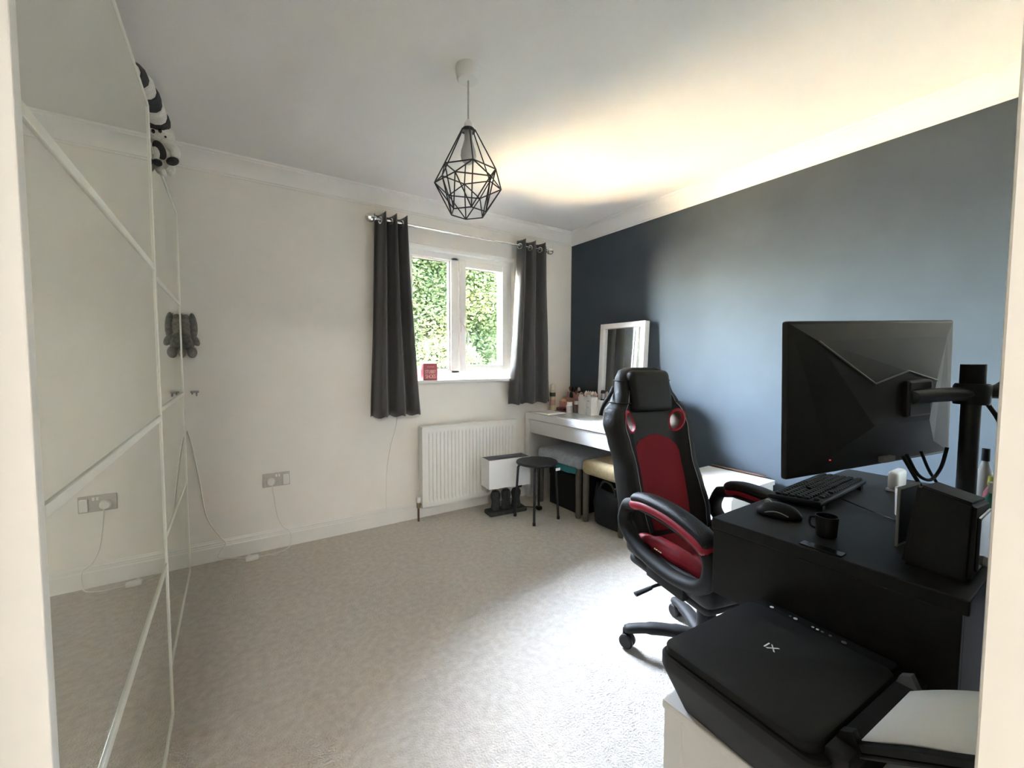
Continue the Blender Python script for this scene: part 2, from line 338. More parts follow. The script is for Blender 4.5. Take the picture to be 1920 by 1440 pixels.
b = B(); tube(b, bez([(MX+0.058, FY0-0.026, 1.50), (MX+0.060, FY0-0.045, 1.49), (MX+0.082, FY0-0.052, 1.45), (MX+0.094, FY0-0.050, 1.38), (MX+0.088, FY0-0.046, 1.335)], 6), 0.009, 8)
obj('handle', b, MATS['pale_aluminium'], wn, smooth=True, world=True)
sl = B(); box(sl, WX0-0.03, WX1+0.03, YB-0.065, FY0+0.01, WZ0-0.022, WZ0+0.003, 0.006, 3)
o = struct('window_sill', sl, M_TRIM, 'white window board below the window', smooth=True); o['category'] = 'sill'
b = B(); box(b, WX0, WX1, YB+0.012, FY0+0.002, WZ1-0.028, WZ1+0.001, 0.004)
obj('head_trim', b, M_UPVC, wn, world=True)
b = B(); box(b, 1.0, 2.16, FY1, YB+T+0.04, WZ0-0.05, WZ0, 0.005); obj('outer_sill', b, M_BRICK, wn, world=True)
for q_ in ((WX0, WX0+0.004, WZ0, WZ1), (WX1-0.004, WX1, WZ0, WZ1), (WX0+0.004, WX1-0.004, WZ1-0.004, WZ1)): obj('outer_reveal', bx(q_[0], q_[1], FY1, YB+T+0.003, q_[2], q_[3]), M_BRICK, wn, world=True)

# ------------------------------------------------------------------ outside
struct('ground_outside', bx(-25, 30, YB+T+0.01, 40, -2.75, -2.6), M_PAVING, 'sunlit sandy garden ground outside the window')['category'] = 'ground'
def leaf_cloud(clumps, n, size, seed, vis=None):
    rnd = random.Random(seed); vs = []; fs = []
    tot = sum(c[1][0]*c[1][1]*c[1][2] for c in clumps)
    for c, r in clumps:
        k = int(n*(r[0]*r[1]*r[2])/tot)
        for _ in range(k):
            while True:
                d = Vector((rnd.uniform(-1, 1), rnd.uniform(-1, 1), rnd.uniform(-1, 1)))
                if 0.05 < d.length <= 1: break
            d = d.normalized()*(0.45+0.55*rnd.random()**0.5)
            p = Vector((c[0]+d.x*r[0], c[1]+d.y*r[1], c[2]+d.z*r[2]))
            e = Euler((rnd.uniform(-1.0, 0.5), rnd.uniform(-0.8, 0.8), rnd.uniform(0, 6.28))).to_matrix()
            L = size*rnd.uniform(0.6, 1.3); w = L*0.32; q = len(vs)
            for a in ((0, -L*.5, 0), (w, 0, -w*.25), (0, L*.5, -L*.12), (-w, 0, -w*.25)): vs.append(p+e @ Vector(a))
            fs.append((q, q+1, q+2)); fs.append((q, q+2, q+3))
    me = bpy.data.meshes.new('leaves'); me.from_pydata(vs, [], fs); return me
def tree(name, loc, label, clumps, n, size, m, seed, h):
    t = thing(name, loc, label, 'tree')
    L = Vector(loc); me = leaf_cloud([((c[0]-L.x, c[1]-L.y, c[2]-L.z), r) for c, r in clumps], n, size, seed); me.materials.append(m)
    o = bpy.data.objects.new('foliage', me); COL.objects.link(o); o.parent = t; o['kind'] = 'stuff'
    b = B(); tube(b, bez([(0, 0, 0), (0.1, 0.05, h*.4), (-0.05, 0.1, h*.75), (0.1, 0, h)], 4), [0.16]*4+[0.12]*4+[0.07]*4+[0.03], 8); obj('trunk', b, M_BARK, t, smooth=True)
rr = random.Random(3)
cl1 = [((x+rr.uniform(-.3, .3), 8.6+rr.uniform(-.5, .5), z+rr.uniform(-.3, .3)), (1.0, 0.8, 0.95)) for x in (1.6, 2.7, 3.8, 4.9) for z in (0.6, 1.7, 2.8, 3.7)]
tree('leafy_tree', (3.0, 8.8, -2.6), 'leafy bright green tree outside the window behind the fixed pane', cl1, 110000, 0.092, M_LEAF, 11, 5.2)
cl2 = [((x+rr.uniform(-.3, .3), 10.6+rr.uniform(-.5, .5), z+rr.uniform(-.3, .3)), (1.2, 0.9, 1.0)) for x in (1.2, 2.6, 4.0, 5.4, 6.8, 8.0) for z in (-1.2, -0.1, 1.0, 2.1, 3.2, 3.9)]
tree('leafy_tree', (5.6, 10.7, -2.6), 'tall dense mint green tree farther off behind the other tree outside', cl2, 110000, 0.115, M_LEAF2, 12, 5.6)
cl4 = [((x+rr.uniform(-.4, .4), 13.5+rr.uniform(-.5, .5), z+rr.uniform(-.3, .3)), (1.5, 1.0, 1.2)) for x in (1.0, 2.6, 4.2, 5.8, 7.4, 9.0, 10.5) for z in (-1.6, -0.2, 1.2, 2.6, 4.0)]
tree('leafy_tree', (6.2, 13.6, -2.6), 'darker green tree standing farthest back outside the window', cl4, 60000, 0.20, M_LEAF, 14, 6.0)
cl3 = [((x+rr.uniform(-.3, .3), 7.6+rr.uniform(-.4, .4), z+rr.uniform(-.2, .2)), (0.9, 0.7, 0.7)) for x in (2.0, 3.0, 4.0, 4.9, 5.6) for z in (-1.6, -0.7, 0.2)]
t_ = tree('garden_shrub', (3.8, 7.6, -2.6), 'low yellowish green shrub outside below the window pane', cl3, 40000, 0.085, M_LEAF2, 13, 2.4)

# ================================================================== WARDROBE
XA, XB2 = -0.199, -0.231
wd = thing('mirrored_wardrobe', (-0.5, 1.84, 0), 'tall white wardrobe with sliding mirror doors in pale frames', 'wardrobe')
WY0, WY1, WH = 0.695, 2.985, 2.0
obj('side_panel', bx(XL+0.005, -0.190, WY0, WY0+0.02, 0, WH, 0.002), M_WHITE_MATT, wd, world=True)
obj('side_panel', bx(XL+0.005, -0.262, WY1-0.02, WY1, 0, WH, 0.002), M_WHITE_MATT, wd, world=True)
obj('top_panel', bx(XL+0.005, -0.252, WY0+0.02, WY1-0.02, WH-0.06, WH, 0.002), M_WHITE_MATT, wd, world=True)
obj('base_panel', bx(XL+0.005, -0.262, WY0+0.02, WY1-0.02, 0.0, 0.06, 0.002), M_WHITE_MATT, wd, world=True)
obj('back_panel', bx(XL+0.006, XL+0.016, WY0+0.02, WY1-0.02, 0.06, WH-0.06), M_WHITE_MATT, wd, world=True)
obj('divider_panel', bx(XL+0.02, -0.27, 1.83, 1.85, 0.06, WH-0.06), M_WHITE_MATT, wd, world=True)
def sliding_door(xf, y0, y1, z0, z1, rails):
    s = 0.022; t = 0.022
    d = obj('door', bx(xf-t, xf-0.010, y0+s, y1-0.012, z0, z1), M_WHITE_MATT, wd, world=True)
    obj('stile', bx(xf-t, xf+0.004, y0, y0+s, z0, z1, 0.003), M_ALU, d, world=True); obj('stile', bx(xf-t, xf+0.004, y1-0.012, y1, z0, z1, 0.003), M_ALU, d, world=True)
    zz = [z0+0.012]+rails+[z1-0.006]
    for z in [z0+0.006]+rails+[z1-0.005]:
        h = 0.007 if z not in rails else 0.009
        obj('rail', bx(xf-t, xf+0.004, y0+s, y1-0.012, z-h, z+h, 0.002), M_ALU, d, world=True)
    for a, c in zip(zz, zz[1:]):
        obj('mirror_panel', bx(xf-0.008, xf, y0+s-0.002, y1-0.010, a, c), M_DMIRROR, d, world=True)
sliding_door(XA, 0.716, 1.776, 0.006, 2.012, [0.53, 1.022, 1.503])
sliding_door(XB2, 1.72, 2.965, 0.006, 2.012, [0.53, 1.022, 1.515])

# ------------------------------------------------------------------ lemur soft toy over the wardrobe top
ty = thing('soft_toy', (-0.22, 2.1, 2.0), 'black and white soft toy with a striped tail draped over the wardrobe top', 'soft toy')
def chain(name, pts, rads, m, seg=12):
    b = B(); tube(b, bez(pts, 5), [rads[min(i//5, len(rads)-1)]*(1-(i % 5)/5)+rads[min(i//5+1, len(rads)-1)]*(i % 5)/5 for i in range((len(pts)-1)*5+1)], seg)
    return obj(name, b, m, ty, smooth='all', world=True)
TP = [(-0.245, 1.66, 2.045), (-0.235, 1.75, 2.090), (-0.228, 1.85, 2.122), (-0.224, 1.95, 2.138), (-0.221, 2.05, 2.143), (-0.219, 2.14, 2.143), (-0.216, 2.20, 2.138)]
for k in range(6):
    p0, p1 = Vector(TP[k]), Vector(TP[k+1]); r = 0.026+0.0025*k
    chain('tail_band', [p0, (p0+p1)/2+Vector((0, 0, .003)), p1], [r, r+0.004, r], [M_WHITEFUR, M_DARKFUR][k % 2])
b = B(); ell(b, (-0.212, 2.215, 2.105), (0.046, 0.050, 0.046), (0, 0.4, 0)); hdm = obj('head', b, M_WHITEFUR, ty, smooth='all', world=True)
for e_ in ((-0.2290, 2.164, 2.092), (-0.2080, 2.160, 2.098)):
    b = B(); ell(b, e_, (0.006, 0.005, 0.008)); obj('eye', b, M_BLACK_GLOSS, hdm, smooth='all', world=True)
b = B(); ell(b, (-0.193, 2.170, 2.084), (0.004, 0.004, 0.004)); obj('nose', b, M_BLACK_GLOSS, hdm, smooth='all', world=True)
b = B(); ell(b, (-0.205, 2.215, 2.035), (0.034, 0.032, 0.055)); obj('torso', b, M_WHITEFUR, ty, smooth='all', world=True)
b = B(); ell(b, (-0.214, 2.180, 2.032), (0.020, 0.012, 0.036), (0, -0.3, 0)); obj('chest_patch', b, M_DARKFUR, ty, smooth='all', world=True)
chain('arm', [(-0.200, 2.19, 2.070), (-0.178, 2.175, 2.058), (-0.164, 2.17, 2.036), (-0.166, 2.165, 2.010)], [0.017, 0.017, 0.016, 0.015], M_WHITEFUR)
b = B(); ell(b, (-0.173, 2.160, 1.992), (0.022, 0.018, 0.015), (0, -0.5, 0)); obj('paw', b, M_DARKFUR, ty, smooth='all', world=True)
chain('arm', [(-0.222, 2.19, 2.050), (-0.2255, 2.165, 2.00), (-0.2255, 2.15, 1.975)], [0.013, 0.013, 0.012], M_WHITEFUR)
b = B(); ell(b, (-0.2175, 2.140, 1.968), (0.015, 0.015, 0.013)); obj('paw', b, M_DARKFUR, ty, smooth='all', world=True)
chain('leg', [(-0.216, 2.20, 2.00), (-0.214, 2.175, 1.955), (-0.200, 2.16, 1.940)], [0.018, 0.016, 0.014], M_WHITEFUR)
chain('leg', [(-0.196, 2.20, 2.00), (-0.182, 2.175, 1.965), (-0.190, 2.16, 1.945)], [0.018, 0.017, 0.015], M_WHITEFUR)

# ------------------------------------------------------------------ grey rabbit soft toy hung on the wall
rb = thing('soft_toy', (-0.19, 3.02, 1.2), 'grey long eared soft toy hanging on the wall beside the wardrobe edge', 'soft toy')
def rbe(name, parts, m, par=rb):
    b = B()
    for c, r, ro in parts: ell(b, c, r, ro)
    return obj(name, b, m, par, smooth='all', world=True)
hh = rbe('head', [((-0.211, 3.022, 1.405), (0.036, 0.034, 0.062), (0, 0, 0))], M_GREYFUR2)
rbe('ear', [((-0.240, 3.012, 1.415), (0.018, 0.020, 0.062), (0, 0.08, 0))], M_GREYFUR, hh)
rbe('ear', [((-0.178, 3.008, 1.405), (0.020, 0.020, 0.072), (0, -0.06, 0))], M_GREYFUR, hh)
rbe('body', [((-0.211, 3.018, 1.315), (0.040, 0.038, 0.055), (0, 0, 0))], M_GREYFUR)
rbe('arm', [((-0.240, 3.01, 1.325), (0.018, 0.022, 0.036), (0, 0.5, 0))], M_GREYFUR)
rbe('arm', [((-0.174, 3.01, 1.325), (0.020, 0.022, 0.038), (0, -0.5, 0))], M_GREYFUR)
for s in (-1, 1): 
    f = rbe('foot', [((-0.211+s*0.024, 3.005, 1.255), (0.024, 0.036, 0.034), (0, 0, 0))], M_GREYFUR)
    rbe('foot_pad', [((-0.211+s*0.024, 2.974, 1.250), (0.018, 0.010, 0.024), (0, 0, 0))], M_GREYFUR2, f)
b = B(); tube(b, [(-0.190, 3.035, 1.45), (-0.190, 3.055, 1.475), (-0.190, 3.061, 1.475)], 0.002, 6); obj('hanging_loop', b, M_GREYFUR2, rb, world=True)
hk = B(); box(hk, -0.205, -0.165, 3.045, 3.062, 1.020, 1.032, 0.003); tube(hk, bez([(-0.195, 3.05, 1.026), (-0.195, 3.03, 1.015), (-0.195, 3.02, 1.03)], 4), 0.004, 6); tube(hk, bez([(-0.175, 3.05, 1.022), (-0.175, 3.03, 1.005), (-0.175, 3.02, 1.02)], 4), 0.004, 6)
tag(obj('wall_hook', hk, M_GREYMET), 'small grey double hook on the wall below the grey soft toy', 'hook')

# ------------------------------------------------------------------ cables and socket
b = B(); tube(b, bez([(-0.225, 3.055, 0.80), (-0.205, 3.05, 0.70), (-0.178, 3.05, 0.50), (-0.150, 3.05, 0.28), (-0.085, 3.045, 0.14), (-0.06, 3.035, 0.10), (-0.10, 3.035, 0.030), (-0.05, 3.02, 0.012), (0.02, 2.985, 0.010), (0.06, 2.955, 0.012)], 8), 0.0036, 8)
tag(obj('cable', b, M_WCABLE, smooth='all'), 'white cable running down the wall beside the wardrobe to the floor', 'cable')
b = B(); box(b, 0.035, 0.105, 2.93, 2.965, 0.0, 0.026, 0.008, 3); box(b, 0.045, 0.062, 2.945, 2.962, 0.026, 0.034, 0.003)
tag(obj('adapter_plug', b, M_SOCKWHITE, smooth=True), 'small white plug lying on the carpet by the skirting board', 'plug')
so = thing('wall_socket', (0.2175, YB, 0.448), 'brushed steel double wall socket with a plug and a white adapter', 'socket')
obj('plate', bx(0.141, 0.294, YB-0.010, YB, 0.404, 0.491, 0.003), M_SOCKET, so, world=True)
b = B(); lathe(b, [(0.0, -0.034), (0.018, -0.034), (0.024, -0.028), (0.026, -0.010)], (0.185, YB, 0.438), 20, 'Y'); obj('plug', b, M_SOCKWHITE, so, smooth=True, world=True)
obj('adapter', bx(0.252, 0.286, YB-0.030, YB-0.010, 0.412, 0.478, 0.004), M_SOCKWHITE, so, world=True)
obj('switch', bx(0.212, 0.222, YB-0.014, YB-0.010, 0.465, 0.482, 0.001), M_SOCKWHITE, so, world=True)
obj('switch', bx(0.228, 0.238, YB-0.014, YB-0.010, 0.465, 0.482, 0.001), M_SOCKWHITE, so, world=True)
b = B(); tube(b, bez([(0.185, YB-0.030, 0.430), (0.192, YB-0.030, 0.40), (0.205, YB-0.008, 0.30), (0.22, YB-0.008, 0.20), (0.25, YB-0.012, 0.13), (0.285, YB-0.024, 0.10), (0.290, YB-0.026, 0.04), (0.27, YB-0.06, 0.006), (0.20, YB-0.10, 0.005), (0.13, YB-0.10, 0.005), (0.085, YB-0.11, 0.010)], 8), 0.0028, 6)
tag(obj('cable', b, M_WCABLE, smooth='all'), 'thin pale cable from the wall socket down over the skirting board', 'cable')
b = B(); tube(b, bez([(1.015, YB-0.006, 0.84), (1.00, YB-0.005, 0.72), (0.965, YB-0.005, 0.60), (0.93, YB-0.005, 0.42), (0.92, YB-0.005, 0.2), (0.92, YB-0.02, 0.11)], 8), 0.0022, 6)
tag(obj('cable', b, M_WCABLE, smooth='all'), 'thin pale cable hanging on the wall below the curtain with the sill box', 'cable')

# ================================================================== PENDANT LAMP
PX, PY = 0.832, 1.58
pl = thing('pendant_lamp', (PX, PY, 2.4), 'ceiling pendant lamp with black geometric wire cage shade', 'lamp')
b = B(); lathe(b, [(0.0, -0.052), (0.040, -0.052), (0.046, -0.046), (0.052, -0.012), (0.052, 0.0)], seg=32); obj('ceiling_rose', b, M_WHITE_MATT, pl, smooth=True)
b = B(); tube(b, [(0, 0, -0.05), (0, 0, -0.215)], 0.0035, 8); obj('cord', b, M_FLEX, pl, smooth=True)
b = B(); lathe(b, [(0.0, -0.205), (0.006, -0.205), (0.017, -0.222), (0.019, -0.250), (0.0, -0.250)], seg=20); obj('lamp_holder', b, M_WHITE_MATT, pl, smooth=True)
b = B(); lathe(b, [(0.0, -0.248), (0.016, -0.248), (0.017, -0.285), (0.022, -0.305), (0.030, -0.330), (0.032, -0.348), (0.028, -0.368), (0.014, -0.380), (0.0, -0.383)], seg=24); obj('bulb', b, M_BULB, pl, smooth='all')
cg = B(); N = 6
def ringp(r, z, off): return [Vector((r*math.cos(2*math.pi*(k+off)/N), r*math.sin(2*math.pi*(k+off)/N), z)) for k in range(N)]
r0, r1, r2, r3 = ringp(0.030, -0.250, .18), ringp(0.118, -0.415, .18), ringp(0.138, -0.470, .68), ringp(0.076, -0.580, .18)
rw = 0.0026
def bar(a, c): tube(cg, [a, c], rw, 6)
for k in range(N):
    j = (k+1) % N; i = (k-1) % N
    bar(r0[k], r1[k]); bar(r1[k], r1[j]); bar(r1[k], r2[k]); bar(r1[k], r2[i]); bar(r2[k], r2[j]); bar(r2[k], r3[k]); bar(r2[k], r3[j]); bar(r3[k], r3[j]); bar(r1[k], r3[k])
tube(cg, [Vector((0.021*math.cos(a*math.pi/10), 0.021*math.sin(a*math.pi/10), -0.246)) for a in range(20)], 0.006, 6, closed=True)
for k in range(N): bar(r0[k], r0[(k+1) % N]); bar(r0[k], Vector((r0[k].x*.6, r0[k].y*.6, -0.247)))
obj('cage_shade', cg, M_WIRE, pl)

# ================================================================== CURTAINS
RY, RZ = 2.955, 2.178
rod = thing('curtain_rod', (1.58, RY, RZ), 'slim silver curtain rod with crystal ball ends above the window', 'curtain rod')
b = B(); tube(b, [(0.835, RY, RZ), (2.335, RY, RZ)], 0.008, 12); tube(b, [(0.835, RY, RZ), (1.5, RY, RZ)], 0.0095, 12); obj('rod', b, M_CHROME, rod, smooth=True, world=True)
for x in (0.805, 2.365):
    b = B(); ell(b, (x, RY, RZ), (0.032, 0.030, 0.030), seg=12, rings=8); f = obj('finial', b, M_CRYSTAL, rod, world=True)
    s = 1 if x < 1.5 else -1
    b = B(); lathe(b, [(0.014, -0.008), (0.016, 0.0), (0.012, 0.012)], (x+s*0.034, RY, RZ), 16, 'X'); obj('finial_collar', b, M_CHROME, f, smooth=True, world=True)
for x in (0.90, 2.27):
    b = B(); tube(b, [(x, RY, RZ-0.012), (x, YB-0.01, RZ-0.012)], 0.006, 8); lathe(b, [(0.025, -0.012), (0.025, 0.0)], (x, YB, RZ-0.012), 16, 'Y'); obj('bracket', b, M_CHROME, rod, smooth=True, world=True)
def curtain(x0, x1, xb0, xb1, z0, z1, n, phase, label, amp=0.042, lean=0.0):
    t = thing('curtain', ((x0+x1)/2, RY, z0), label, 'curtain', 'charcoal eyelet curtains')
    U, Vn = n*14, 26; b = B(); rows = []
    for j in range(Vn+1):
        v = j/Vn; z = z1+(z0-z1)*v; row = []
        for i in range(U+1):
            u = i/U; xt = x0+(x1-x0)*u; xb = xb0+(xb1-xb0)*u; x = xt+(xb-xt)*v**1.3
            a = amp*(1+0.25*v*math.sin(5*u+phase)); s = math.sin(2*math.pi*n*u+phase+0.35*v*math.sin(7*u))
            y = RY+a*math.copysign(abs(s)**(0.75), s)*(1-0.1*v)+0.006*math.sin(9*v+6*u)*v+lean*v
            zz = z+0.010*math.cos(2*math.pi*n*u+phase)*(1-v) + 0.006*v*math.sin(4*math.pi*n*u)
            row.append(b.verts.new((x+0.010*math.cos(2*math.pi*n*u+phase)*v, y, zz)))
        rows.append(row)
    for r, q in zip(rows, rows[1:]):
        for i in range(U): b.faces.new((r[i], r[i+1], q[i+1], q[i]))
    o = obj('cloth', b, M_CURTAIN, t, smooth='all', world=True)
    s = o.modifiers.new('thick', 'SOLIDIFY'); s.thickness = 0.004
    # hem and header tape
    for k in range(2*n):
        u = (k*math.pi-phase)/(2*math.pi*n)+0.0
        while u < 0.02: u += 1/n
        while u > 0.99: u -= 1/n
        x = x0+(x1-x0)*u
        ph = 2*math.pi*n*u+phase; slope = math.cos(ph); ang = math.atan2(amp*2*math.pi*n/(x1-x0)*slope*0.75, 1)
        b = B(); pts = []
        for q in range(18):
            a = 2*math.pi*q/18; lx = 0.021*math.cos(a); lz = 0.021*math.sin(a)
            pts.append((x+lx*math.cos(ang), RY+lx*math.sin(ang), RZ-0.004+lz))
        tube(b, pts, 0.0055, 6, closed=True); obj('eyelet', b, M_CHROME, t, smooth=True, world=True)
    return t
curtain(0.850, 1.075, 0.800, 1.165, 0.815, 2.222, 3, 0.9, 'charcoal eyelet curtain hanging beside the dusky red box on the sill', amp=0.052)
curtain(2.030, 2.345, 1.955, 2.395, 0.845, 2.232, 3, 2.4, 'charcoal eyelet curtain hanging beside the slate wall corner', amp=0.040)

# ------------------------------------------------------------------ red box on the sill
rx = thing('gift_box', (1.265, 3.045, WZ0+0.003), 'dusky red printed box standing on the window sill', 'box', rz=0.10)
obj('carton', bx(-0.065, 0.055, -0.022, 0.022, 0, 0.128, 0.004), M_REDBOX, rx)
obj('base_band', bx(-0.064, 0.054, -0.0225, 0.0225, 0.0, 0.006), M_REDDARK, rx)
MT = Matrix.Rotation(math.pi/2, 4, 'X')
obj('lettering', text_mesh('STUBBY', 0.038, Matrix.Translation((-0.005, -0.0225, 0.063)) @ MT, sx=0.68), M_LETTER, rx)
obj('lettering', text_mesh('SHOES', 0.042, Matrix.Translation((-0.005, -0.0225, 0.027)) @ MT, sx=0.70), M_LETTER, rx)
obj('print_line', bx(-0.034, 0.028, -0.0226, -0.0218, 0.099, 0.104), mat('faded_pink_ink', (0.62, 0.30, 0.32), 0.6), rx)

# ================================================================== RADIATOR
rd = thing('radiator', (1.58, 2.97, 0.1), 'white panel radiator with vertical ribs below the window', 'radiator')
b = B(); NR = 25; x0, x1, z0, z1, yf = 1.168, 2.005, 0.105, 0.705, 2.955
prof = [(x0, yf)]
for k in range(NR):
    xa = x0+0.028+(x1-x0-0.056)*k/NR; w = (x1-x0-0.056)/NR
    prof += [(xa, yf), (xa+w*.28, yf), (xa+w*.38, yf+0.010), (xa+w*.68, yf+0.010), (xa+w*.78, yf)]
prof.append((x1, yf))
zs = [z0, z0+0.03, z0+0.055, z1-0.055, z1-0.03, z1]; grid = []
for q, z in enumerate(zs):
    grid.append([b.verts.new((x, yf if q in (0, 1, 4, 5) else y, z)) for x, y in prof])
for r, q in zip(grid, grid[1:]):
    for i in range(len(prof)-1): b.faces.new((r[i], r[i+1], q[i+1], q[i]))
panel = obj('front_panel', b, M_RAD, rd, world=True); s = panel.modifiers.new('t', 'SOLIDIFY'); s.thickness = 0.004; s.offset = 1
b = B(); box(b, x0, x1, yf+0.014, yf+0.020, z0, z1); obj('back_panel', b, M_RAD, rd, world=True)
b = B(); box(b, x0-0.004, x1+0.004, yf-0.006, yf+0.066, z1-0.002, z1+0.012, 0.004); obj('top_grille', b, M_RAD, rd, world=True)
for xx in (x0-0.006, x1-0.002): obj('side_panel', bx(xx, xx+0.008, yf-0.004, yf+0.064, z0, z1+0.006, 0.003), M_RAD, rd, world=True)
for xx in (1.3, 1.86): obj('wall_bracket', bx(xx, xx+0.03, yf+0.016, YB-0.003, 0.2, 0.62), M_RAD, rd, world=True)
b = B(); lathe(b, [(0.0, 0.185), (0.014, 0.185), (0.016, 0.180), (0.016, 0.15), (0.012, 0.145), (0.012, 0.13)], (1.142, 2.985, 0)); obj('valve_cap', b, M_WHITE_MATT, rd, smooth=True, world=True)
b = B(); lathe(b, [(0.010, 0.145), (0.014, 0.14), (0.014, 0.11), (0.010, 0.10)], (1.142, 2.985, 0)); tube(b, [(1.142, 2.985, 0.128), (1.175, 2.985, 0.128)], 0.010, 10); obj('valve', b, M_BRASS, rd, smooth=True, world=True)
b = B(); tube(b, [(1.142, 2.985, 0.11), (1.142, 2.985, 0.0)], 0.0075, 10); obj('pipe', b, M_COPPER, rd, smooth=True, world=True)
b = B(); tube(b, [(2.0, 2.985, 0.128), (2.06, 2.985, 0.128)], 0.010, 10); lathe(b, [(0.0, 0.0), (0.019, 0.0), (0.021, 0.01), (0.021, 0.05), (0.0, 0.055)], (2.03, 2.985, 0.128), 16, 'X'); obj('thermostat_knob', b, M_BLACK, rd, smooth=True, world=True)
b = B(); tube(b, [(2.045, 2.985, 0.12), (2.045, 2.985, 0.0)], 0.0075, 10); obj('pipe', b, M_COPPER, rd, smooth=True, world=True)

# ================================================================== TABLE LAMP ON THE FLOOR
tl = thing('table_lamp', (1.80, 2.79, 0), 'table lamp with white box shade and dark stone base on the carpet', 'lamp', rz=-0.10)
obj('base', bx(-0.165, 0.165, -0.06, 0.06, 0, 0.035, 0.010, 3), M_STONE, tl, smooth=True)
for k, x in enumerate((-0.092, 0.0, 0.092)):
    b = B(); lathe(b, [(0.0, 0.03), (0.036, 0.03), (0.040, 0.05), (0.032, 0.10), (0.040, 0.135), (0.041, 0.160), (0.030, 0.182), (0.0, 0.192)], (x, 0, 0), 16)
    for v in b.verts: v.co.y *= 0.75
    obj('carved_column', b, M_STONE, tl, smooth=True)
b = B(); tube(b, [(0, 0, 0.185), (0, 0, 0.27)], 0.010, 10); tube(b, [(-0.17, 0, 0.262), (0.17, 0, 0.262)], 0.003, 6); obj('stem', b, M_GREYMET, tl, world=False)
def shade(b, hx, hy, z0, z1, t):
    box(b, -hx, hx, -hy, -hy+t, z0, z1); box(b, -hx, hx, hy-t, hy, z0, z1); box(b, -hx, -hx+t, -hy+t, hy-t, z0, z1); box(b, hx-t, hx, -hy+t, hy-t, z0, z1)
b = B(); shade(b, 0.182, 0.075, 0.225, 0.450, 0.003); sh = obj('shade', b, M_SHADE, tl)
b = B(); shade(b, 0.1785, 0.0715, 0.227, 0.449, 0.001); obj('lining', b, M_SHADE_IN, sh)
obj('diffuser', bx(-0.177, 0.177, -0.070, 0.070, 0.425, 0.428), M_SHADE_IN, sh)
b = B(); tube(b, bez([(1.90, 2.82, 0.02), (1.99, 2.80, 0.006), (2.05, 2.74, 0.006), (2.07, 2.70, 0.008)], 6), 0.003, 6); obj('lamp_cord', b, M_BLACK, None)
bpy.data.objects['lamp_cord'].parent = tl; bpy.data.objects['lamp_cord'].matrix_parent_inverse = Matrix.Translation((1.80, 2.79, 0)).inverted() if False else (Matrix.Translation((1.80, 2.79, 0)) @ Matrix.Rotation(-0.10, 4, 'Z')).inverted()
b = B(); box(b, 2.035, 2.075, 2.665, 2.71, 0, 0.03, 0.008); tag(obj('power_plug', b, M_BLACK, smooth=True), 'small black plug on the carpet beside the white dressing table panel', 'plug')

# ================================================================== ROUND STOOL
st = thing('round_stool', (1.935, 2.56, 0), 'low black round stool with bent tube legs', 'stool', rz=0.0)
b = B(); lathe(b, [(0.0, 0.447), (0.145, 0.447), (0.157, 0.444), (0.160, 0.436), (0.157, 0.428), (0.145, 0.424), (0.0, 0.424)], seg=40); obj('seat', b, M_METAL_BLK, st, smooth=True)
for k, a in enumerate((-125, -35, 55, 145)):
    a = math.radians(a-8); c, s_ = math.cos(a), math.sin(a)
    b = B(); tube(b, bez([(c*.06, s_*.06, 0.418), (c*.115, s_*.115, 0.416), (c*.142, s_*.142, 0.395), (c*.148, s_*.148, 0.35), (c*.168, s_*.168, 0.01)], 6), 0.0095, 10); lg = obj('leg', b, M_METAL_BLK, st, smooth=True)
    b = B(); lathe(b, [(0.0, 0.0), (0.012, 0.0), (0.012, 0.022), (0.0, 0.024)], (c*.168, s_*.168, 0), 12); obj('foot', b, M_BLACK, lg, smooth=True)
b = B(); box(b, 0.05, 0.09, -0.17, -0.166, 0.395, 0.415); tgl = obj('paper_tag', b, M_PAPER, st)

# ================================================================== DRESSING TABLE
TX0, TX1, TY0, TY1, TZ = 2.17, 2.69, 1.850, 3.045, 0.757
dt = thing('dressing_table', ((TX0+TX1)/2, (TY0+TY1)/2, 0), 'white dressing table with glass top along the slate wall', 'table')
obj('top', bx(TX0, TX1, TY0, TY1, TZ-0.055, TZ, 0.002), M_WHITE, dt, world=True)
obj('side_panel', bx(TX0, TX1, TY1-0.05, TY1, 0, TZ-0.055, 0.002), M_WHITE, dt, world=True)
obj('side_panel', bx(TX0, TX1, TY0, TY0+0.05, 0, TZ-0.055, 0.002), M_WHITE, dt, world=True)
obj('drawer', bx(TX0+0.014, TX0+0.034, TY0+0.054, TY1-0.054, TZ-0.175, TZ-0.061, 0.002), M_WHITE, dt, world=True)
obj('drawer_box', bx(TX0+0.034, TX1-0.05, TY0+0.06, TY1-0.06, TZ-0.165, TZ-0.06), M_WHITE_MATT, dt, world=True)
obj('back_rail', bx(TX1-0.02, TX1, TY0+0.05, TY1-0.05, TZ-0.26, TZ-0.055), M_WHITE, dt, world=True)
MG = mat('pale_back_painted_glass', (0.80, 0.82, 0.82), 0.06, spec=0.6, coat=0.5)
obj('glass_top', bx(TX0+0.035, TX1-0.01, TY0+0.035, TY1-0.035, TZ, TZ+0.0035, 0.001), MG, dt, world=True)
ZT = TZ+0.0035
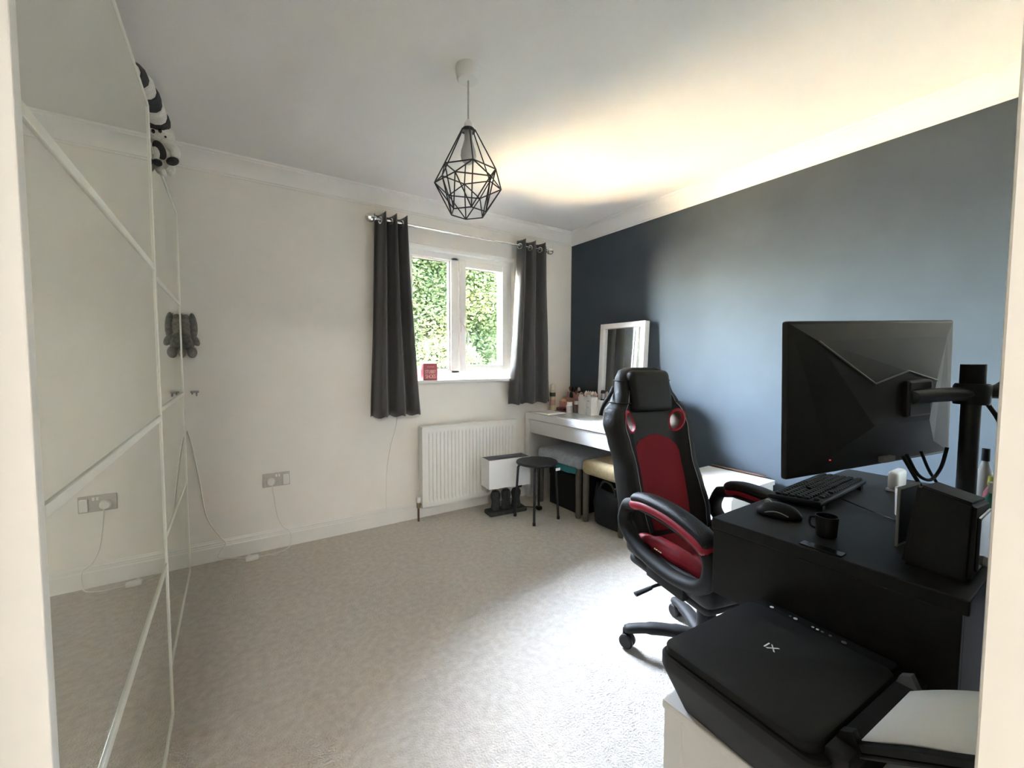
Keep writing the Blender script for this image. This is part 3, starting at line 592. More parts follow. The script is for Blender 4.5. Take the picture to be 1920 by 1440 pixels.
# ------------------------------------------------------------------ things on the dressing table
dm = thing('dressing_mirror', (2.635, 2.37, ZT), 'white framed upright mirror leaning on the slate wall above the dressing table', 'mirror')
mt = Matrix.Rotation(math.radians(2.5), 4, 'Y')
MW, MH = 0.235, 0.765   # half width along Y, height
def fr(b, hw, h, w, x0, x1, bev):
    box(b, x0, x1, -hw, -hw+w, 0, h, bev, mtx=mt); box(b, x0, x1, hw-w, hw, 0, h, bev, mtx=mt)
    box(b, x0, x1, -hw+w, hw-w, 0, w, bev, mtx=mt); box(b, x0, x1, -hw+w, hw-w, h-w, h, bev, mtx=mt)
b = B(); fr(b, MW, MH, 0.042, -0.025, 0.03, 0.003); obj('frame', b, M_WHITE, dm)
obj('mirror_glass', bx(0.0, 0.006, -MW+0.04, MW-0.04, 0.04, MH-0.04, mtx=mt), M_TMIRROR, dm)
obj('backing', bx(0.008, 0.014, -MW+0.03, MW-0.03, 0.03, MH-0.03, mtx=mt), M_WHITE_MATT, dm)
cn = thing('spray_can', (2.432, 2.985, ZT), 'tall cream spray can with dark green label on the dressing table', 'can')
b = B(); lathe(b, [(0.0, 0), (0.024, 0), (0.026, 0.004), (0.026, 0.185), (0.024, 0.192)], seg=20); obj('body', b, M_CREAM, cn, smooth=True)
b = B(); lathe(b, [(0.0265, 0.13), (0.0268, 0.131), (0.0268, 0.165), (0.0265, 0.166)], seg=20); obj('label_band', b, M_DKGREEN, cn, smooth=True)
b = B(); lathe(b, [(0.0265, 0.05), (0.0268, 0.051), (0.0268, 0.10), (0.0265, 0.101)], seg=20); obj('label_band', b, M_PINK, cn, smooth=True)
b = B(); lathe(b, [(0.024, 0.190), (0.024, 0.22), (0.020, 0.240), (0.010, 0.247), (0.0, 0.248)], seg=20); obj('cap', b, mat('pale_cap', (0.70, 0.68, 0.58), 0.4), cn, smooth=True)
og = thing('makeup_organiser', (2.57, 2.86, ZT), 'pink stepped makeup organiser box against the slate wall', 'organiser')
for x0, x1, h in ((-0.06, -0.02, 0.085), (-0.02, 0.03, 0.12), (0.03, 0.08, 0.165)):
    b = B(); box(b, x0, x1, -0.10, 0.12, 0, 0.006); box(b, x0, x0+0.004, -0.10, 0.12, 0, h); box(b, x1-0.004, x1, -0.10, 0.12, 0, h); box(b, x0, x1, -0.10, -0.096, 0, h); box(b, x0, x1, 0.116, 0.12, 0, h)
    obj('compartment', b, M_PINK, og)
BR = [('black_bristle', (0.02, 0.015, 0.012)), ('brown_bristle', (0.16, 0.08, 0.05)), ('cream_bristle', (0.62, 0.54, 0.42)), ('plum_bristle', (0.22, 0.07, 0.09))]
rnd = random.Random(5)
brl = ['black tipped makeup brush standing in the pink organiser', 'brown tipped makeup brush standing in the pink organiser', 'cream tipped makeup brush standing in the pink organiser', 'plum tipped makeup brush standing in the pink organiser']
for k in range(11):
    y = 2.955-k*0.0185; q = [0, 0, 1, 2, 0, 1, 2, 0, 2, 1, 3][k]
    t = thing('makeup_brush', (2.625, y, ZT+0.007), brl[q], 'brush', 'makeup brushes in the pink organiser')
    t.rotation_euler = (rnd.uniform(-.22, .22), rnd.uniform(-.12, .1), 0); h = rnd.uniform(0.165, 0.215)
    b = B(); lathe(b, [(0.0, 0.0), (0.003, 0.0), (0.0045, h*.5), (0.003, h*.72), (0.0, h*.72)], seg=8); obj('handle', b, [M_BLACK_GLOSS, M_BLUSH][k % 2], t, smooth=True)
    b = B(); lathe(b, [(0.0, h*.70), (0.0055, h*.70), (0.0065, h*.80), (0.0, h*.80)], seg=10); obj('ferrule', b, M_CHROME, t, smooth=True)
    b = B(); lathe(b, [(0.0, h*.79), (0.007, h*.79), (0.014, h*.90), (0.012, h*.98), (0.0, h*1.03)], seg=12); obj('bristles', b, mat(BR[q][0], BR[q][1], 0.9, noise=0.2, nscale=200), t, smooth='all')
b = B(); ell(b, (2.50, 2.935, ZT+0.020), (0.035, 0.050, 0.020)); ell(b, (2.50, 2.895, ZT+0.016), (0.028, 0.025, 0.016)); ell(b, (2.49, 2.97, ZT+0.016), (0.022, 0.022, 0.016))
tag(obj('hair_scrunchie', b, M_MAROON, smooth='all'), 'dark maroon velvet scrunchie lying before the pink organiser', 'scrunchie')
b = B(); lathe(b, [(0.0, 0), (0.030, 0), (0.032, 0.05), (0.024, 0.062), (0.0, 0.065)], (2.535, 2.90, ZT+0.088), 16)
jr = bpy.data.objects
pw = thing('powder_puff', (2.515, 2.945, ZT+0.007), 'peach round powder puff in the pink organiser', 'puff'); b.free()
b = B(); ell(b, (0.015, 0, 0.070), (0.016, 0.035, 0.030)); obj('puff_pad', b, mat('peach_puff', (0.80, 0.50, 0.32), 0.9, noise=0.1), pw, smooth='all')
b = B(); lathe(b, [(0.0, 0), (0.015, 0), (0.015, 0.05), (0.0, 0.05)], (0.015, 0, 0), 12); obj('puff_pot', b, M_BLUSH, pw, smooth=True)
hb = thing('hair_brush', (2.585, 2.90, ZT+0.007), 'black oval hair brush upright in the pink organiser', 'brush')
b = B(); tube(b, [(0, 0, 0), (0, 0, 0.09)], 0.006, 8); obj('handle', b, M_BLACK, hb, smooth=True)
b = B(); ell(b, (-0.004, 0, 0.125), (0.009, 0.022, 0.042)); obj('brush_head', b, M_BLACK_MATT, hb, smooth='all')
# small jars and bottles
def jar(x, y, r, h, m, mc, label, cat='jar', grp=None):
    t = thing('cosmetic_jar', (x, y, ZT), label, cat, grp)
    b = B(); lathe(b, [(0.0, 0), (r, 0), (r*1.02, h*.05), (r*1.02, h*.68), (r*.8, h*.72), (0.0, h*.72)], seg=18); obj('body', b, m, t, smooth=True)
    b = B(); lathe(b, [(0.0, h*.72), (r*.85, h*.72), (r*.85, h*.98), (r*.8, h), (0.0, h)], seg=18); obj('lid', b, mc, t, smooth=True)
jar(2.475, 2.80, 0.030, 0.090, mat('lilac_white_plastic', (0.74, 0.72, 0.80), 0.3), M_WHITE, 'squat lilac white cosmetic jar before the pink organiser')
jar(2.485, 2.725, 0.020, 0.105, glass_mat('frosted_clear', (0.85, 0.87, 0.88), 0.25), M_WHITE, 'slim clear cosmetic bottle between the jar and white box')
jar(2.55, 2.745, 0.018, 0.145, M_BLUSH, M_BLUSH, 'slim blush pink cosmetic bottle behind the white box')
jar(2.60, 2.70, 0.022, 0.165, M_BLUSH, M_CREAM, 'blush bottle with cream cap behind the white box')
for (x0, y0, h, rz, lb, nm) in ((2.505, 2.650, 0.145, -0.15, 'white carton with plain sides on the dressing table', 'white_carton'), (2.510, 2.560, 0.150, -0.30, 'white carton with faint blue print on the dressing table', 'white_carton')):
    t = thing(nm, (x0, y0, ZT), lb, 'box', rz=rz)
    obj('carton', bx(-0.03, 0.03, -0.045, 0.045, 0, h, 0.002), M_PAPER, t)
    obj('flap', bx(-0.03, -0.028, -0.03, 0.03, h-0.002, h+0.022, mtx=None), M_PAPER, t)
    if 'blue' in lb:
        b = B(); box(b, -0.0308, -0.030, -0.012, 0.026, 0.112, 0.120); box(b, -0.0308, -0.030, -0.002, 0.022, 0.060, 0.065); obj('print', b, mat('pale_blue_ink', (0.42, 0.50, 0.62), 0.6), t)
cr = thing('tissue', (2.57, 2.64, ZT), 'crumpled peach and white wipes pack behind the white cartons', 'wipes pack')
b = B(); box(b, -0.02, 0.02, -0.07, 0.07, 0, 0.15, 0.01)
obj('pack', b, M_BLUSH, cr, smooth=True)
for k in range(5):
    b = B(); lathe(b, [(0.012, 0), (0.020, 0.02), (0.006, 0.045), (0.0, 0.05)], (0.0, -0.055+k*0.027, 0.146), 7); obj('tissue_fold', b, [M_BLUSH, M_PAPER, M_CREAM][k % 3], cr)
mg = thing('white_tumbler', (2.545, 2.480, ZT), 'white ceramic tumbler holding a black brush beside the mirror', 'tumbler')
b = B(); lathe(b, [(0.0, 0.0), (0.032, 0.0), (0.036, 0.004), (0.040, 0.128), (0.037, 0.130), (0.033, 0.01), (0.0, 0.008)], seg=28); obj('cup', b, M_WHITE, mg, smooth=True)
hs = thing('hair_tool', (2.550, 2.478, ZT+0.012), 'black round hair brush standing in the white tumbler', 'brush'); hs.rotation_euler = (0.06, -0.03, 0)
b = B(); lathe(b, [(0.0, 0), (0.012, 0), (0.016, 0.09), (0.020, 0.12), (0.020, 0.185), (0.016, 0.20), (0.0, 0.20)], seg=16); obj('body', b, M_BLACK_MATT, hs, smooth=True)
b = B(); lathe(b, [(0.0205, 0.130), (0.021, 0.131), (0.021, 0.175), (0.0205, 0.176)], seg=16); obj('grip_band', b, M_GREYMET, hs, smooth=True)
b = B(); box(b, 2.205, 2.40, 2.765, 3.00, ZT, ZT+0.004, 0.0, mtx=None); box(b, 2.215, 2.395, 2.775, 2.985, ZT+0.004, ZT+0.006)
tag(obj('paper_pad', b, M_PAPER), 'white paper pad lying flat on the dressing table corner', 'paper')
b = B(); box(b, 2.45, 2.66, 1.88, 1.99, ZT, ZT+0.19, 0.004)
pb = thing('pink_box', (2.56, 1.945, ZT), 'dark pink upright box on the dressing table behind the chair headrest', 'box'); b.free()
obj('carton', bx(-0.06, 0.06, -0.07, 0.09, 0.02, 0.20, 0.003), M_REDBOX, pb); obj('base_band', bx(-0.061, 0.061, -0.071, 0.091, 0, 0.02, 0.002), M_PAPER, pb)
# feathery dried flowers in a small vase
fv = thing('dried_flowers', (2.44, 2.13, ZT), 'small white vase of dried white flowers before the mirror', 'flowers')
b = B(); lathe(b, [(0.0, 0), (0.025, 0), (0.032, 0.03), (0.022, 0.07), (0.016, 0.10), (0.018, 0.11), (0.0, 0.108)], seg=18); obj('vase', b, M_WHITE, fv, smooth=True)
for k in range(7):
    a = k*0.9; e = Vector((math.cos(a)*.025, math.sin(a)*.05+0.02, 0.24+0.015*(k % 3)))
    b = B(); tube(b, [(0, 0, 0.09), e*0.7, e], 0.0018, 5); tube(b, bez([e*.75, e*.9, e*1.05], 4), [0.004]*3+[0.013]*3+[0.008]*2+[0.002], 7); obj('stem', b, [M_PAPER, M_BLUSH][k % 2], fv, smooth='all')

# ================================================================== UNDER THE DRESSING TABLE
def stool(name, loc, label, hx, hy, z0, z1, m, sag, grp):
    t = thing(name, loc, label, 'stool', grp)
    b = B(); box(b, -hx, hx, -hy, hy, z0, z1, 0.035, 4)
    for v in b.verts:
        f = (1-(v.co.y/hy)**2)
        if v.co.z < (z0+z1)/2: v.co.z -= sag*f*0.6
        else: v.co.z += 0.012*(1-(v.co.x/hx)**2)*f
    obj('cushion', b, m, t, smooth=True)
    obj('seat_board', bx(-hx+0.02, hx-0.02, -hy+0.02, hy-0.02, z0-0.002, z0+0.03, 0.004), M_LEG, t)
    for sx in (-1, 1):
        for sy in (-1, 1):
            b = B(); lathe(b, [(0.0, 0), (0.020, 0), (0.022, 0.01), (0.024, z0+0.01), (0.0, z0+0.01)], (sx*(hx-0.030), sy*(hy-0.030), 0), 16); obj('leg', b, M_LEG, t, smooth=True)
    return t
s1 = stool('padded_stool', (2.395, 2.612, 0), 'padded stool with pale blue fleece cover under the dressing table', 0.225, 0.265, 0.375, 0.475, M_BLUEFAB, 0.0, 'padded stools under the dressing table')
b = B(); pr = [(-0.232, -0.262), (-0.232, -0.05), (-0.232, 0.16)]
vs = [b.verts.new(p) for p in ((-0.236, -0.255, 0.395), (-0.236, 0.19, 0.395), (-0.238, 0.12, 0.372), (-0.240, -0.02, 0.350), (-0.240, -0.15, 0.342), (-0.238, -0.24, 0.352))]
f = b.faces.new(vs); ex = bmesh.ops.extrude_face_region(b, geom=[f]); bmesh.ops.translate(b, vec=(0.006, 0, 0), verts=[v for v in ex['geom'] if isinstance(v, bmesh.types.BMVert)])
obj('fabric_skirt', b, M_TEAL, s1)
stool('padded_stool', (2.395, 2.120, 0), 'padded stool with straw yellow cover under the dressing table', 0.225, 0.205, 0.375, 0.470, M_YELLOW, 0.05, 'padded stools under the dressing table')
bx1 = thing('storage_box', (2.42, 2.590, 0), 'black lidded storage box on the carpet under the fleece stool', 'box')
obj('body', bx(-0.17, 0.17, -0.19, 0.20, 0, 0.27, 0.004), M_BOX, bx1); obj('lid', bx(-0.174, 0.174, -0.194, 0.204, 0.25, 0.30, 0.004), M_BOX, bx1)
bg = thing('tote_bag', (2.38, 2.105, 0), 'black nylon tote bag stuffed under the straw yellow stool', 'bag')
b = B(); N1 = 28; rings = []
for z, sx, sy in ((0.0, .14, .15), (0.02, .155, .165), (0.14, .162, .172), (0.24, .155, .165), (0.29, .150, .160), (0.285, .140, .150), (0.20, .138, .146)):
    row = []
    for k in range(N1):
        a = 2*math.pi*k/N1; c, s = math.cos(a), math.sin(a); e = 0.45
        wob = 1+0.03*math.sin(5*a+z*20)
        row.append(b.verts.new((sx*wob*math.copysign(abs(c)**e, c), sy*wob*math.copysign(abs(s)**e, s), z+0.02*math.sin(3*a+1)*(z/.3))))
    rings.append(row)
for r, q in zip(rings, rings[1:]):
    for k in range(N1): b.faces.new((r[k], r[(k+1) % N1], q[(k+1) % N1], q[k]))
b.faces.new(rings[0][::-1]); b.faces.new(rings[-1]); obj('body', b, M_BAG, bg, smooth='all')
b = B(); tube(b, bez([(-0.165, -0.10, 0.26), (-0.17, -0.06, 0.335), (-0.168, 0.02, 0.345), (-0.165, 0.08, 0.26)], 6), 0.010, 8, flat=.5); obj('handle', b, M_BAG, bg, smooth='all')
for k, (y, z, dy, dz, lb) in enumerate(((-0.06, 0.285, 0.0, 0.055, 'silver ball chain hanging over the black tote bag'), (-0.10, 0.27, -0.035, 0.06, 'silver rod poking out of the black tote bag'), (-0.13, 0.29, -0.07, -0.02, 'thin white stick lying over the black tote bag'))):
    b = B()
    if k == 0:
        for q in range(4): ell(b, (2.215, 2.08+y, z-0.005+q*0.012), (0.006, 0.006, 0.006), seg=10, rings=8)
        tag(obj('ball_chain', b, M_CHROME, smooth='all'), lb, 'chain')
    else:
        tube(b, [(2.225, 2.08+y, z-0.01), (2.212, 2.08+y+dy, z+dz)], 0.004, 8); tag(obj(('metal_rod', 'white_stick')[k-1], b, (M_GREYMET, M_PAPER)[k-1], smooth=True), lb, 'rod')

# ------------------------------------------------------------------ bedside chest by the slate wall
ch = thing('drawer_chest', (2.46, 1.40, 0), 'low white two drawer chest against the slate wall beside the dressing table', 'chest')
obj('body', bx(2.245, 2.690, 1.205, 1.610, 0, 0.475, 0.002), M_WHITE_MATT, ch, world=True)
obj('top', bx(2.232, 2.690, 1.195, 1.620, 0.475, 0.502, 0.002), M_WHITE_MATT, ch, world=True)
for z0, z1 in ((0.02, 0.238), (0.244, 0.462)): obj('drawer', bx(2.226, 2.245, 1.203, 1.612, z0, z1, 0.002), M_WHITE_MATT, ch, world=True)
b = B(); box(b, 2.25, 2.42, 1.27, 1.50, 0.502, 0.506); tag(obj('paper_sheet', b, M_CREAM), 'cream paper sheet lying on the low white chest', 'paper')
b = B(); tube(b, bez([(2.695, 1.60, 0.512), (2.690, 1.45, 0.512), (2.695, 1.25, 0.511)], 6), 0.006, 6); tag(obj('cable', b, M_COPPER, smooth='all'), 'dark red cable lying on the low white chest along the slate wall', 'cable')

# ================================================================== GAMING CHAIR
gc = thing('gaming_chair', (1.56, 0.93, 0), 'black and red gaming swivel chair at the black desk', 'chair', rz=math.radians(-14))
ZS = [0.44, 0.50, 0.58, 0.67, 0.76, 0.85, 0.92, 0.98, 1.03, 1.08, 1.13, 1.165]
HW = [0.175, 0.205, 0.218, 0.212, 0.205, 0.218, 0.230, 0.215, 0.172, 0.148, 0.140, 0.118]
BO = [0.02, 0.045, 0.055, 0.055, 0.050, 0.045, 0.040, 0.034, 0.024, 0.016, 0.012, 0.006]
BX = -0.02
def lerp(arr, z):
    for i in range(len(ZS)-1):
        if z <= ZS[i+1]: f = max(0, (z-ZS[i])/(ZS[i+1]-ZS[i])); f = f*f*(3-2*f); return arr[i]+(arr[i+1]-arr[i])*f
    return arr[-1]
def yc(z): return 0.215+(z-0.47)*0.30+0.03*math.sin((z-.47)*4.2)
def sm(a, b_, x): t = max(0, min(1, (x-a)/(b_-a))); return t*t*(3-2*t)
def front(u, z, off=0.0):
    th = 0.045*(1-0.25*sm(1.0, 1.165, z)); e = abs(u)
    d = th+lerp(BO, z)*sm(0.45, 0.80, e)
    d *= math.sqrt(max(0.0, 1-max(0, (e-0.80)/0.20)**2)) if e > 0.80 else 1
    return Vector((BX+u*lerp(HW, z), yc(z)-d-off, z))
def rear(u, z):
    th = 0.05*(1-0.25*sm(1.0, 1.165, z)); e = abs(u); d = th*math.sqrt(max(0, 1-max(0, (e-0.7)/0.3)**2)) if e > .7 else th
    return Vector((BX+u*lerp(HW, z), yc(z)+d, z))
b = B(); US = [-1, -.985, -.94, -.87, -.78, -.68, -.58, -.48, -.3, -.1, .1, .3, .48, .58, .68, .78, .87, .94, .985, 1]; rings = []
NZ = 44
for j in range(NZ+1):
    z = ZS[0]+(ZS[-1]-ZS[0])*j/NZ
    rings.append([b.verts.new(front(u, z)) for u in US]+[b.verts.new(rear(u, z)) for u in US[-2:0:-1]])
n = len(rings[0])
for r, q in zip(rings, rings[1:]):
    for k in range(n): b.faces.new((r[k], r[(k+1) % n], q[(k+1) % n], q[k]))
def capz(row, dz):
    c = sum((v.co for v in row), Vector())/len(row); m = [b.verts.new(c+(v.co-c)*0.72+Vector((0, 0, dz))) for v in row]
    for k in range(n): b.faces.new((row[k], row[(k+1) % n], m[(k+1) % n], m[k]))
    b.faces.new(m)
capz(rings[0], -0.014); capz(rings[-1], 0.016)
back = obj('backrest', b, M_LEATHER, gc, smooth='all')
# pierced shoulder openings
HOLES = []
for s in (-1, 1):
    c = B(); hz = 0.935; hx = BX+s*0.128; pts = []
    for k in range(24):
        a = 2*math.pi*k/24; lx = 0.027*math.cos(a); lz = 0.046*math.sin(a); rot = s*0.42
        pts.append((hx+lx*math.cos(rot)-lz*math.sin(rot)*-1, hz+lz*math.cos(rot)-lx*math.sin(rot)))
    HOLES.append((s, pts)); prism(c, pts, 'Y', 0.1, 0.7); co = obj('cutter', c, M_RED_L, gc)
    md = back.modifiers.new('hole', 'BOOLEAN'); md.object = co; md.operation = 'DIFFERENCE'; md.solver = 'EXACT'
bpy.context.view_layer.update(); dg = bpy.context.evaluated_depsgraph_get()
nm = bpy.data.meshes.new_from_object(back.evaluated_get(dg)); back.modifiers.clear(); back.data = nm
for o in [o for o in bpy.data.objects if o.name.startswith('cutter')]: bpy.data.objects.remove(o)
for p_ in back.data.polygons: p_.use_smooth = True
try: back.data.set_sharp_from_angle(angle=math.radians(50))
except Exception: pass
for s, pts in HOLES:
    b = B(); A = []; C = []
    for (x, z) in pts:
        u = (x-BX)/lerp(HW, z); A.append(b.verts.new(front(u, z, 0.006))); C.append(b.verts.new(rear(u, z)+Vector((0, 0.004, 0))))
    A2 = [b.verts.new(v.co+Vector((0, 0, 0))) for v in A]; cx = sum((v.co for v in A), Vector())/24
    for v in A2: v.co = cx+(v.co-cx)*1.26+Vector((0, 0.004, 0))
    C2 = [b.verts.new(cx*0+(c.co-(sum((q.co for q in C), Vector())/24))*0.92+sum((q.co for q in C), Vector())/24) for c in C]
    for k in range(24):
        j = (k+1) % 24; b.faces.new((A2[k], A2[j], A[j], A[k]))
    b2 = B(); Q = [(b2.verts.new(p.co.copy()), b2.verts.new(q.co.copy()), b2.verts.new(p.co*0.82+q.co*0.18)) for p, q in zip(A, C2)]
    for k in range(24):
        j = (k+1) % 24; b.faces.new([b.verts.new(v) for v in (A[k].co, A[j].co, A[j].co*0.82+C2[j].co*0.18, A[k].co*0.82+C2[k].co*0.18)]); b2.faces.new((Q[k][2], Q[j][2], Q[j][1], Q[k][1]))
    for v in C2: b.verts.remove(v)
    for v in C: b.verts.remove(v)
    for q in Q: b2.verts.remove(q[0])
    rg = obj('shoulder_ring', b, M_RED_L, gc, smooth='all'); obj('ring_lining', b2, mat('tan_lining', (0.12, 0.075, 0.05), 0.8), rg, smooth='all')
# red centre panel with an arched top
b = B(); rows = []
for j in range(17):
    z = 0.475+(0.875-0.475)*j/16; hw = 0.56*(1 if z < 0.79 else math.sqrt(max(0.0, 1-((z-0.79)/0.086)**2)))
    hw *= 0.86+0.14*sm(.47, .75, z); rows.append([b.verts.new(front(u*hw, z, 0.005-0.003*abs(u)**4)) for u in [k/6-1 for k in range(13)]])
for r, q in zip(rows, rows[1:]):
    for k in range(12): b.faces.new((r[k], r[k+1], q[k+1], q[k]))
bmesh.ops.remove_doubles(b, verts=b.verts[:], dist=1e-5); obj('red_panel', b, M_RED, gc, smooth='all')
b = B(); rows = []
for j in range(9):
    z = 0.975-0.10*(1-j/8); hw = 0.40; rows.append([b.verts.new(front(u*hw, z, 0.003)) for u in [k/4-1 for k in range(9)]])
# headrest pillow
b.free(); b = B(); box(b, -0.112, 0.112, -0.030, 0.032, -0.098, 0.098, 0.028, 4)
bmesh.ops.transform(b, matrix=Matrix.Translation((BX, yc(1.065)-0.052, 1.072)) @ Matrix.Rotation(-0.22, 4, 'X'), verts=b.verts[:]); pil = obj('headrest_pillow', b, M_LEATHER, gc, smooth=True)
b = B()
for zz in (1.02, 1.12):
    pts = [front(u, zz, 0.003) for u in US]+[rear(u, zz)+Vector((0, 0.003, 0)) for u in US[::-1]]
    tube(b, pts, 0.008, 6, closed=True, flat=.3)
obj('strap', b, M_BLACK_MATT, pil, smooth='all')
b = B(); tube(b, bez([rear(-0.9, 1.09)+Vector((0, .004, 0)), rear(-1, 1.05)+Vector((-0.012, .012, 0)), rear(-1, 1.00)+Vector((-0.014, .02, 0)), rear(-1, .98)+Vector((-0.012, .02, -0.02))], 5), 0.011, 8, flat=.4); obj('strap_end', b, M_BLACK_MATT, pil, smooth='all')
for s in (-1, 1):   # stitched seams down the bolsters
    b = B(); tube(b, [front(s*0.74, 0.48+0.60*k/30, 0.0015) for k in range(31)], 0.0016, 5); obj('seam', b, M_GREYMET, gc, smooth='all')
# seat
b = B(); box(b, -0.245, 0.245, -0.250, 0.225, 0.395, 0.490, 0.040, 4)
for v in b.verts:
    if v.co.z > 0.44: v.co.z -= 0.018*(1-(v.co.x/.245)**2)*(1-(v.co.y/.25)**2)
    if v.co.y < -0.2: v.co.z -= 0.012
seat = obj('seat', b, M_LEATHER, gc, smooth=True)
b = B(); box(b, -0.15, 0.15, -0.235, 0.16, 0.450, 0.486, 0.020, 3); obj('seat_panel', b, M_RED, seat, smooth=True)
for s in (-1, 1):
    b = B(); tube(b, bez([(s*0.192, 0.17, 0.475), (s*0.205, 0.05, 0.492), (s*0.205, -0.10, 0.494), (s*0.190, -0.235, 0.465)], 6), [0.024]*6+[0.034]*7+[0.028]*6, 14); bo = obj('side_bolster', b, M_RED_L, seat, smooth='all')
    for k in range(4):
        b = B(); ell(b, (s*0.247, -0.02+k*0.011, 0.497), (0.003, 0.004, 0.003), seg=8, rings=6); obj('stitch', b, M_STITCH, seat, smooth='all')
b = B(); box(b, -0.225, 0.225, -0.225, 0.215, 0.352, 0.402, 0.024, 3)
obj('seat_shell', b, M_BLACK_MATT, gc, smooth=True)
b = B(); box(b, -0.16, 0.16, -0.12, 0.14, 0.310, 0.356, 0.018, 3); obj('tilt_mechanism', b, M_BLACK, gc, smooth=True)
b = B(); tube(b, bez([(-0.10, 0.04, 0.330), (-0.20, 0.05, 0.328), (-0.245, 0.052, 0.318)], 5), 0.006, 8); lv = obj('lever', b, M_METAL_BLK, gc, smooth='all')
b = B(); tube(b, [(-0.230, 0.052, 0.321), (-0.300, 0.056, 0.305)], [0.010, 0.012], 10, flat=.6); obj('lever_grip', b, M_BLACK, lv, smooth=True)
# arms
for s in (-1, 1):
    ax = -0.262 if s < 0 else 0.222
    b = B(); pth = bez([(ax, 0.165, 0.625), (ax, 0.19, 0.560), (ax, 0.165, 0.515), (ax, 0.08, 0.470), (ax, -0.04, 0.450), (ax, -0.16, 0.455), (ax, -0.245, 0.485), (ax, -0.275, 0.545), (ax, -0.262, 0.60), (ax, -0.19, 0.632), (ax, -0.05, 0.648), (ax, 0.09, 0.648)], 5)
    tube(b, pth, 0.031, 10, closed=True, flat=0.8); ar = obj('armrest', b, M_BLACK_MATT, gc, smooth='all')
    pp = bez([(ax, 0.115, 0.655), (ax, 0.03, 0.672), (ax-s*0.004, -0.10, 0.668), (ax-s*0.006, -0.22, 0.642), (ax-s*0.006, -0.275, 0.615)], 6)
    b = B()
    rr_ = [0.030]+[0.038]*(len(pp)-2)+[0.026]
    tube(b, [p+Vector((-s*0.002, 0, 0.010)) for p in pp], rr_, 12, flat=0.62); obj('arm_pad', b, M_LEATHER, ar, smooth='all')
    b = B(); tube(b, [p+Vector((s*0.003, 0, -0.012)) for p in pp], [r*0.99 for r in rr_], 12, flat=0.62); obj('arm_pad_trim', b, M_RED_L, ar, smooth='all')
    b = B(); box(b, min(s*0.20, s*0.25), max(s*0.20, s*0.25), -0.14, 0.06, 0.372, 0.450, 0.006); obj('arm_bracket', b, M_BLACK_MATT, ar, smooth=True)
# column and star base
b = B(); lathe(b, [(0.0, 0.09), (0.036, 0.09), (0.036, 0.215), (0.031, 0.222), (0.031, 0.32), (0.0, 0.32)], seg=24); obj('gas_column', b, M_BLACK, gc, smooth=True)
b = B(); lathe(b, [(0.0, 0.062), (0.052, 0.062), (0.056, 0.075), (0.050, 0.115), (0.040, 0.128), (0.0, 0.128)], seg=24); hub = obj('base_hub', b, M_BLACK_MATT, gc, smooth=True)
RR = 0.315
for k in range(5):
    a = math.radians(57+14+72*k); c, s = math.cos(a), math.sin(a)
    b = B(); P = bez([(c*0.03, s*0.03, 0.098), (c*0.13, s*0.13, 0.104), (c*0.23, s*0.23, 0.094), (c*RR, s*RR, 0.074)], 5)
    tube(b, P, [0.036]*5+[0.031]*5+[0.026]*5+[0.019], 10, flat=0.72); lg = obj('leg', b, M_BLACK_MATT, gc, smooth='all')
    ca = a+1.9-0.7*k; dx, dy = math.cos(ca), math.sin(ca); cx_, cy_ = c*RR-dy*0.012, s*RR+dx*0.012
    b = B(); tube(b, [(c*RR, s*RR, 0.03), (c*RR, s*RR, 0.078)], 0.008, 8)
    for sd_ in (-1, 1):
        mtx = Matrix.Translation((cx_+dx*0.013*sd_, cy_+dy*0.013*sd_, 0.030)) @ Matrix.Rotation(ca, 4, 'Z')
        lathe(b, [(0.0, -0.010), (0.024, -0.010), (0.030, -0.005), (0.030, 0.005), (0.024, 0.010), (0.0, 0.010)], (0, 0, 0), 18, 'X', mtx=mtx)
    obj('castor', b, M_BLACK, lg, smooth=True)

# ================================================================== BLACK DESK
DX0, DX1, DY0, DY1, DZ = 1.171, 2.205, 0.165, 0.690, 0.75
dk = thing('computer_desk', (1.69, 0.43, 0), 'black computer desk in the corner by the doorway', 'desk')
obj('top', bx(DX0, DX1, DY0, DY1, DZ-0.032, DZ, 0.003), M_DESK, dk, world=True)
obj('side_apron', bx(DX0+0.004, DX0+0.024, DY0+0.01, DY1-0.004, 0.525, DZ-0.033, 0.002), M_DESK, dk, world=True)
obj('side_apron', bx(DX1-0.024, DX1-0.004, DY0+0.01, DY1-0.004, 0.525, DZ-0.033, 0.002), M_DESK, dk, world=True)
obj('back_panel', bx(DX0+0.024, DX1-0.024, DY0+0.01, DY0+0.026, 0.35, DZ-0.033, 0.002), M_DESK, dk, world=True)
for x0, x1 in ((DX0+0.05, 1.68), (1.69, DX1-0.05)):
    d = obj('drawer', bx(x0, x1, DY1-0.030, DY1-0.012, 0.62, DZ-0.036, 0.002), M_DESK, dk, world=True); obj('drawer_pull', bx((x0+x1)/2-.05, (x0+x1)/2+.05, DY1-0.012, DY1-0.002, 0.665, 0.675, 0.002), M_GREYMET, d, world=True)
for x0 in (DX0+0.03, DX1-0.08):
    for y0 in (DY0+0.03, DY0+0.30): obj('leg', bx(x0, x0+0.05, y0, y0+0.05, 0, DZ-0.033, 0.003), M_DESK, dk, world=True)
obj('cable_outlet', bx(DX0+0.012, DX0+0.042, 0.375, 0.465, DZ, DZ+0.003, 0.001), M_BLACK_GLOSS, dk, world=True)
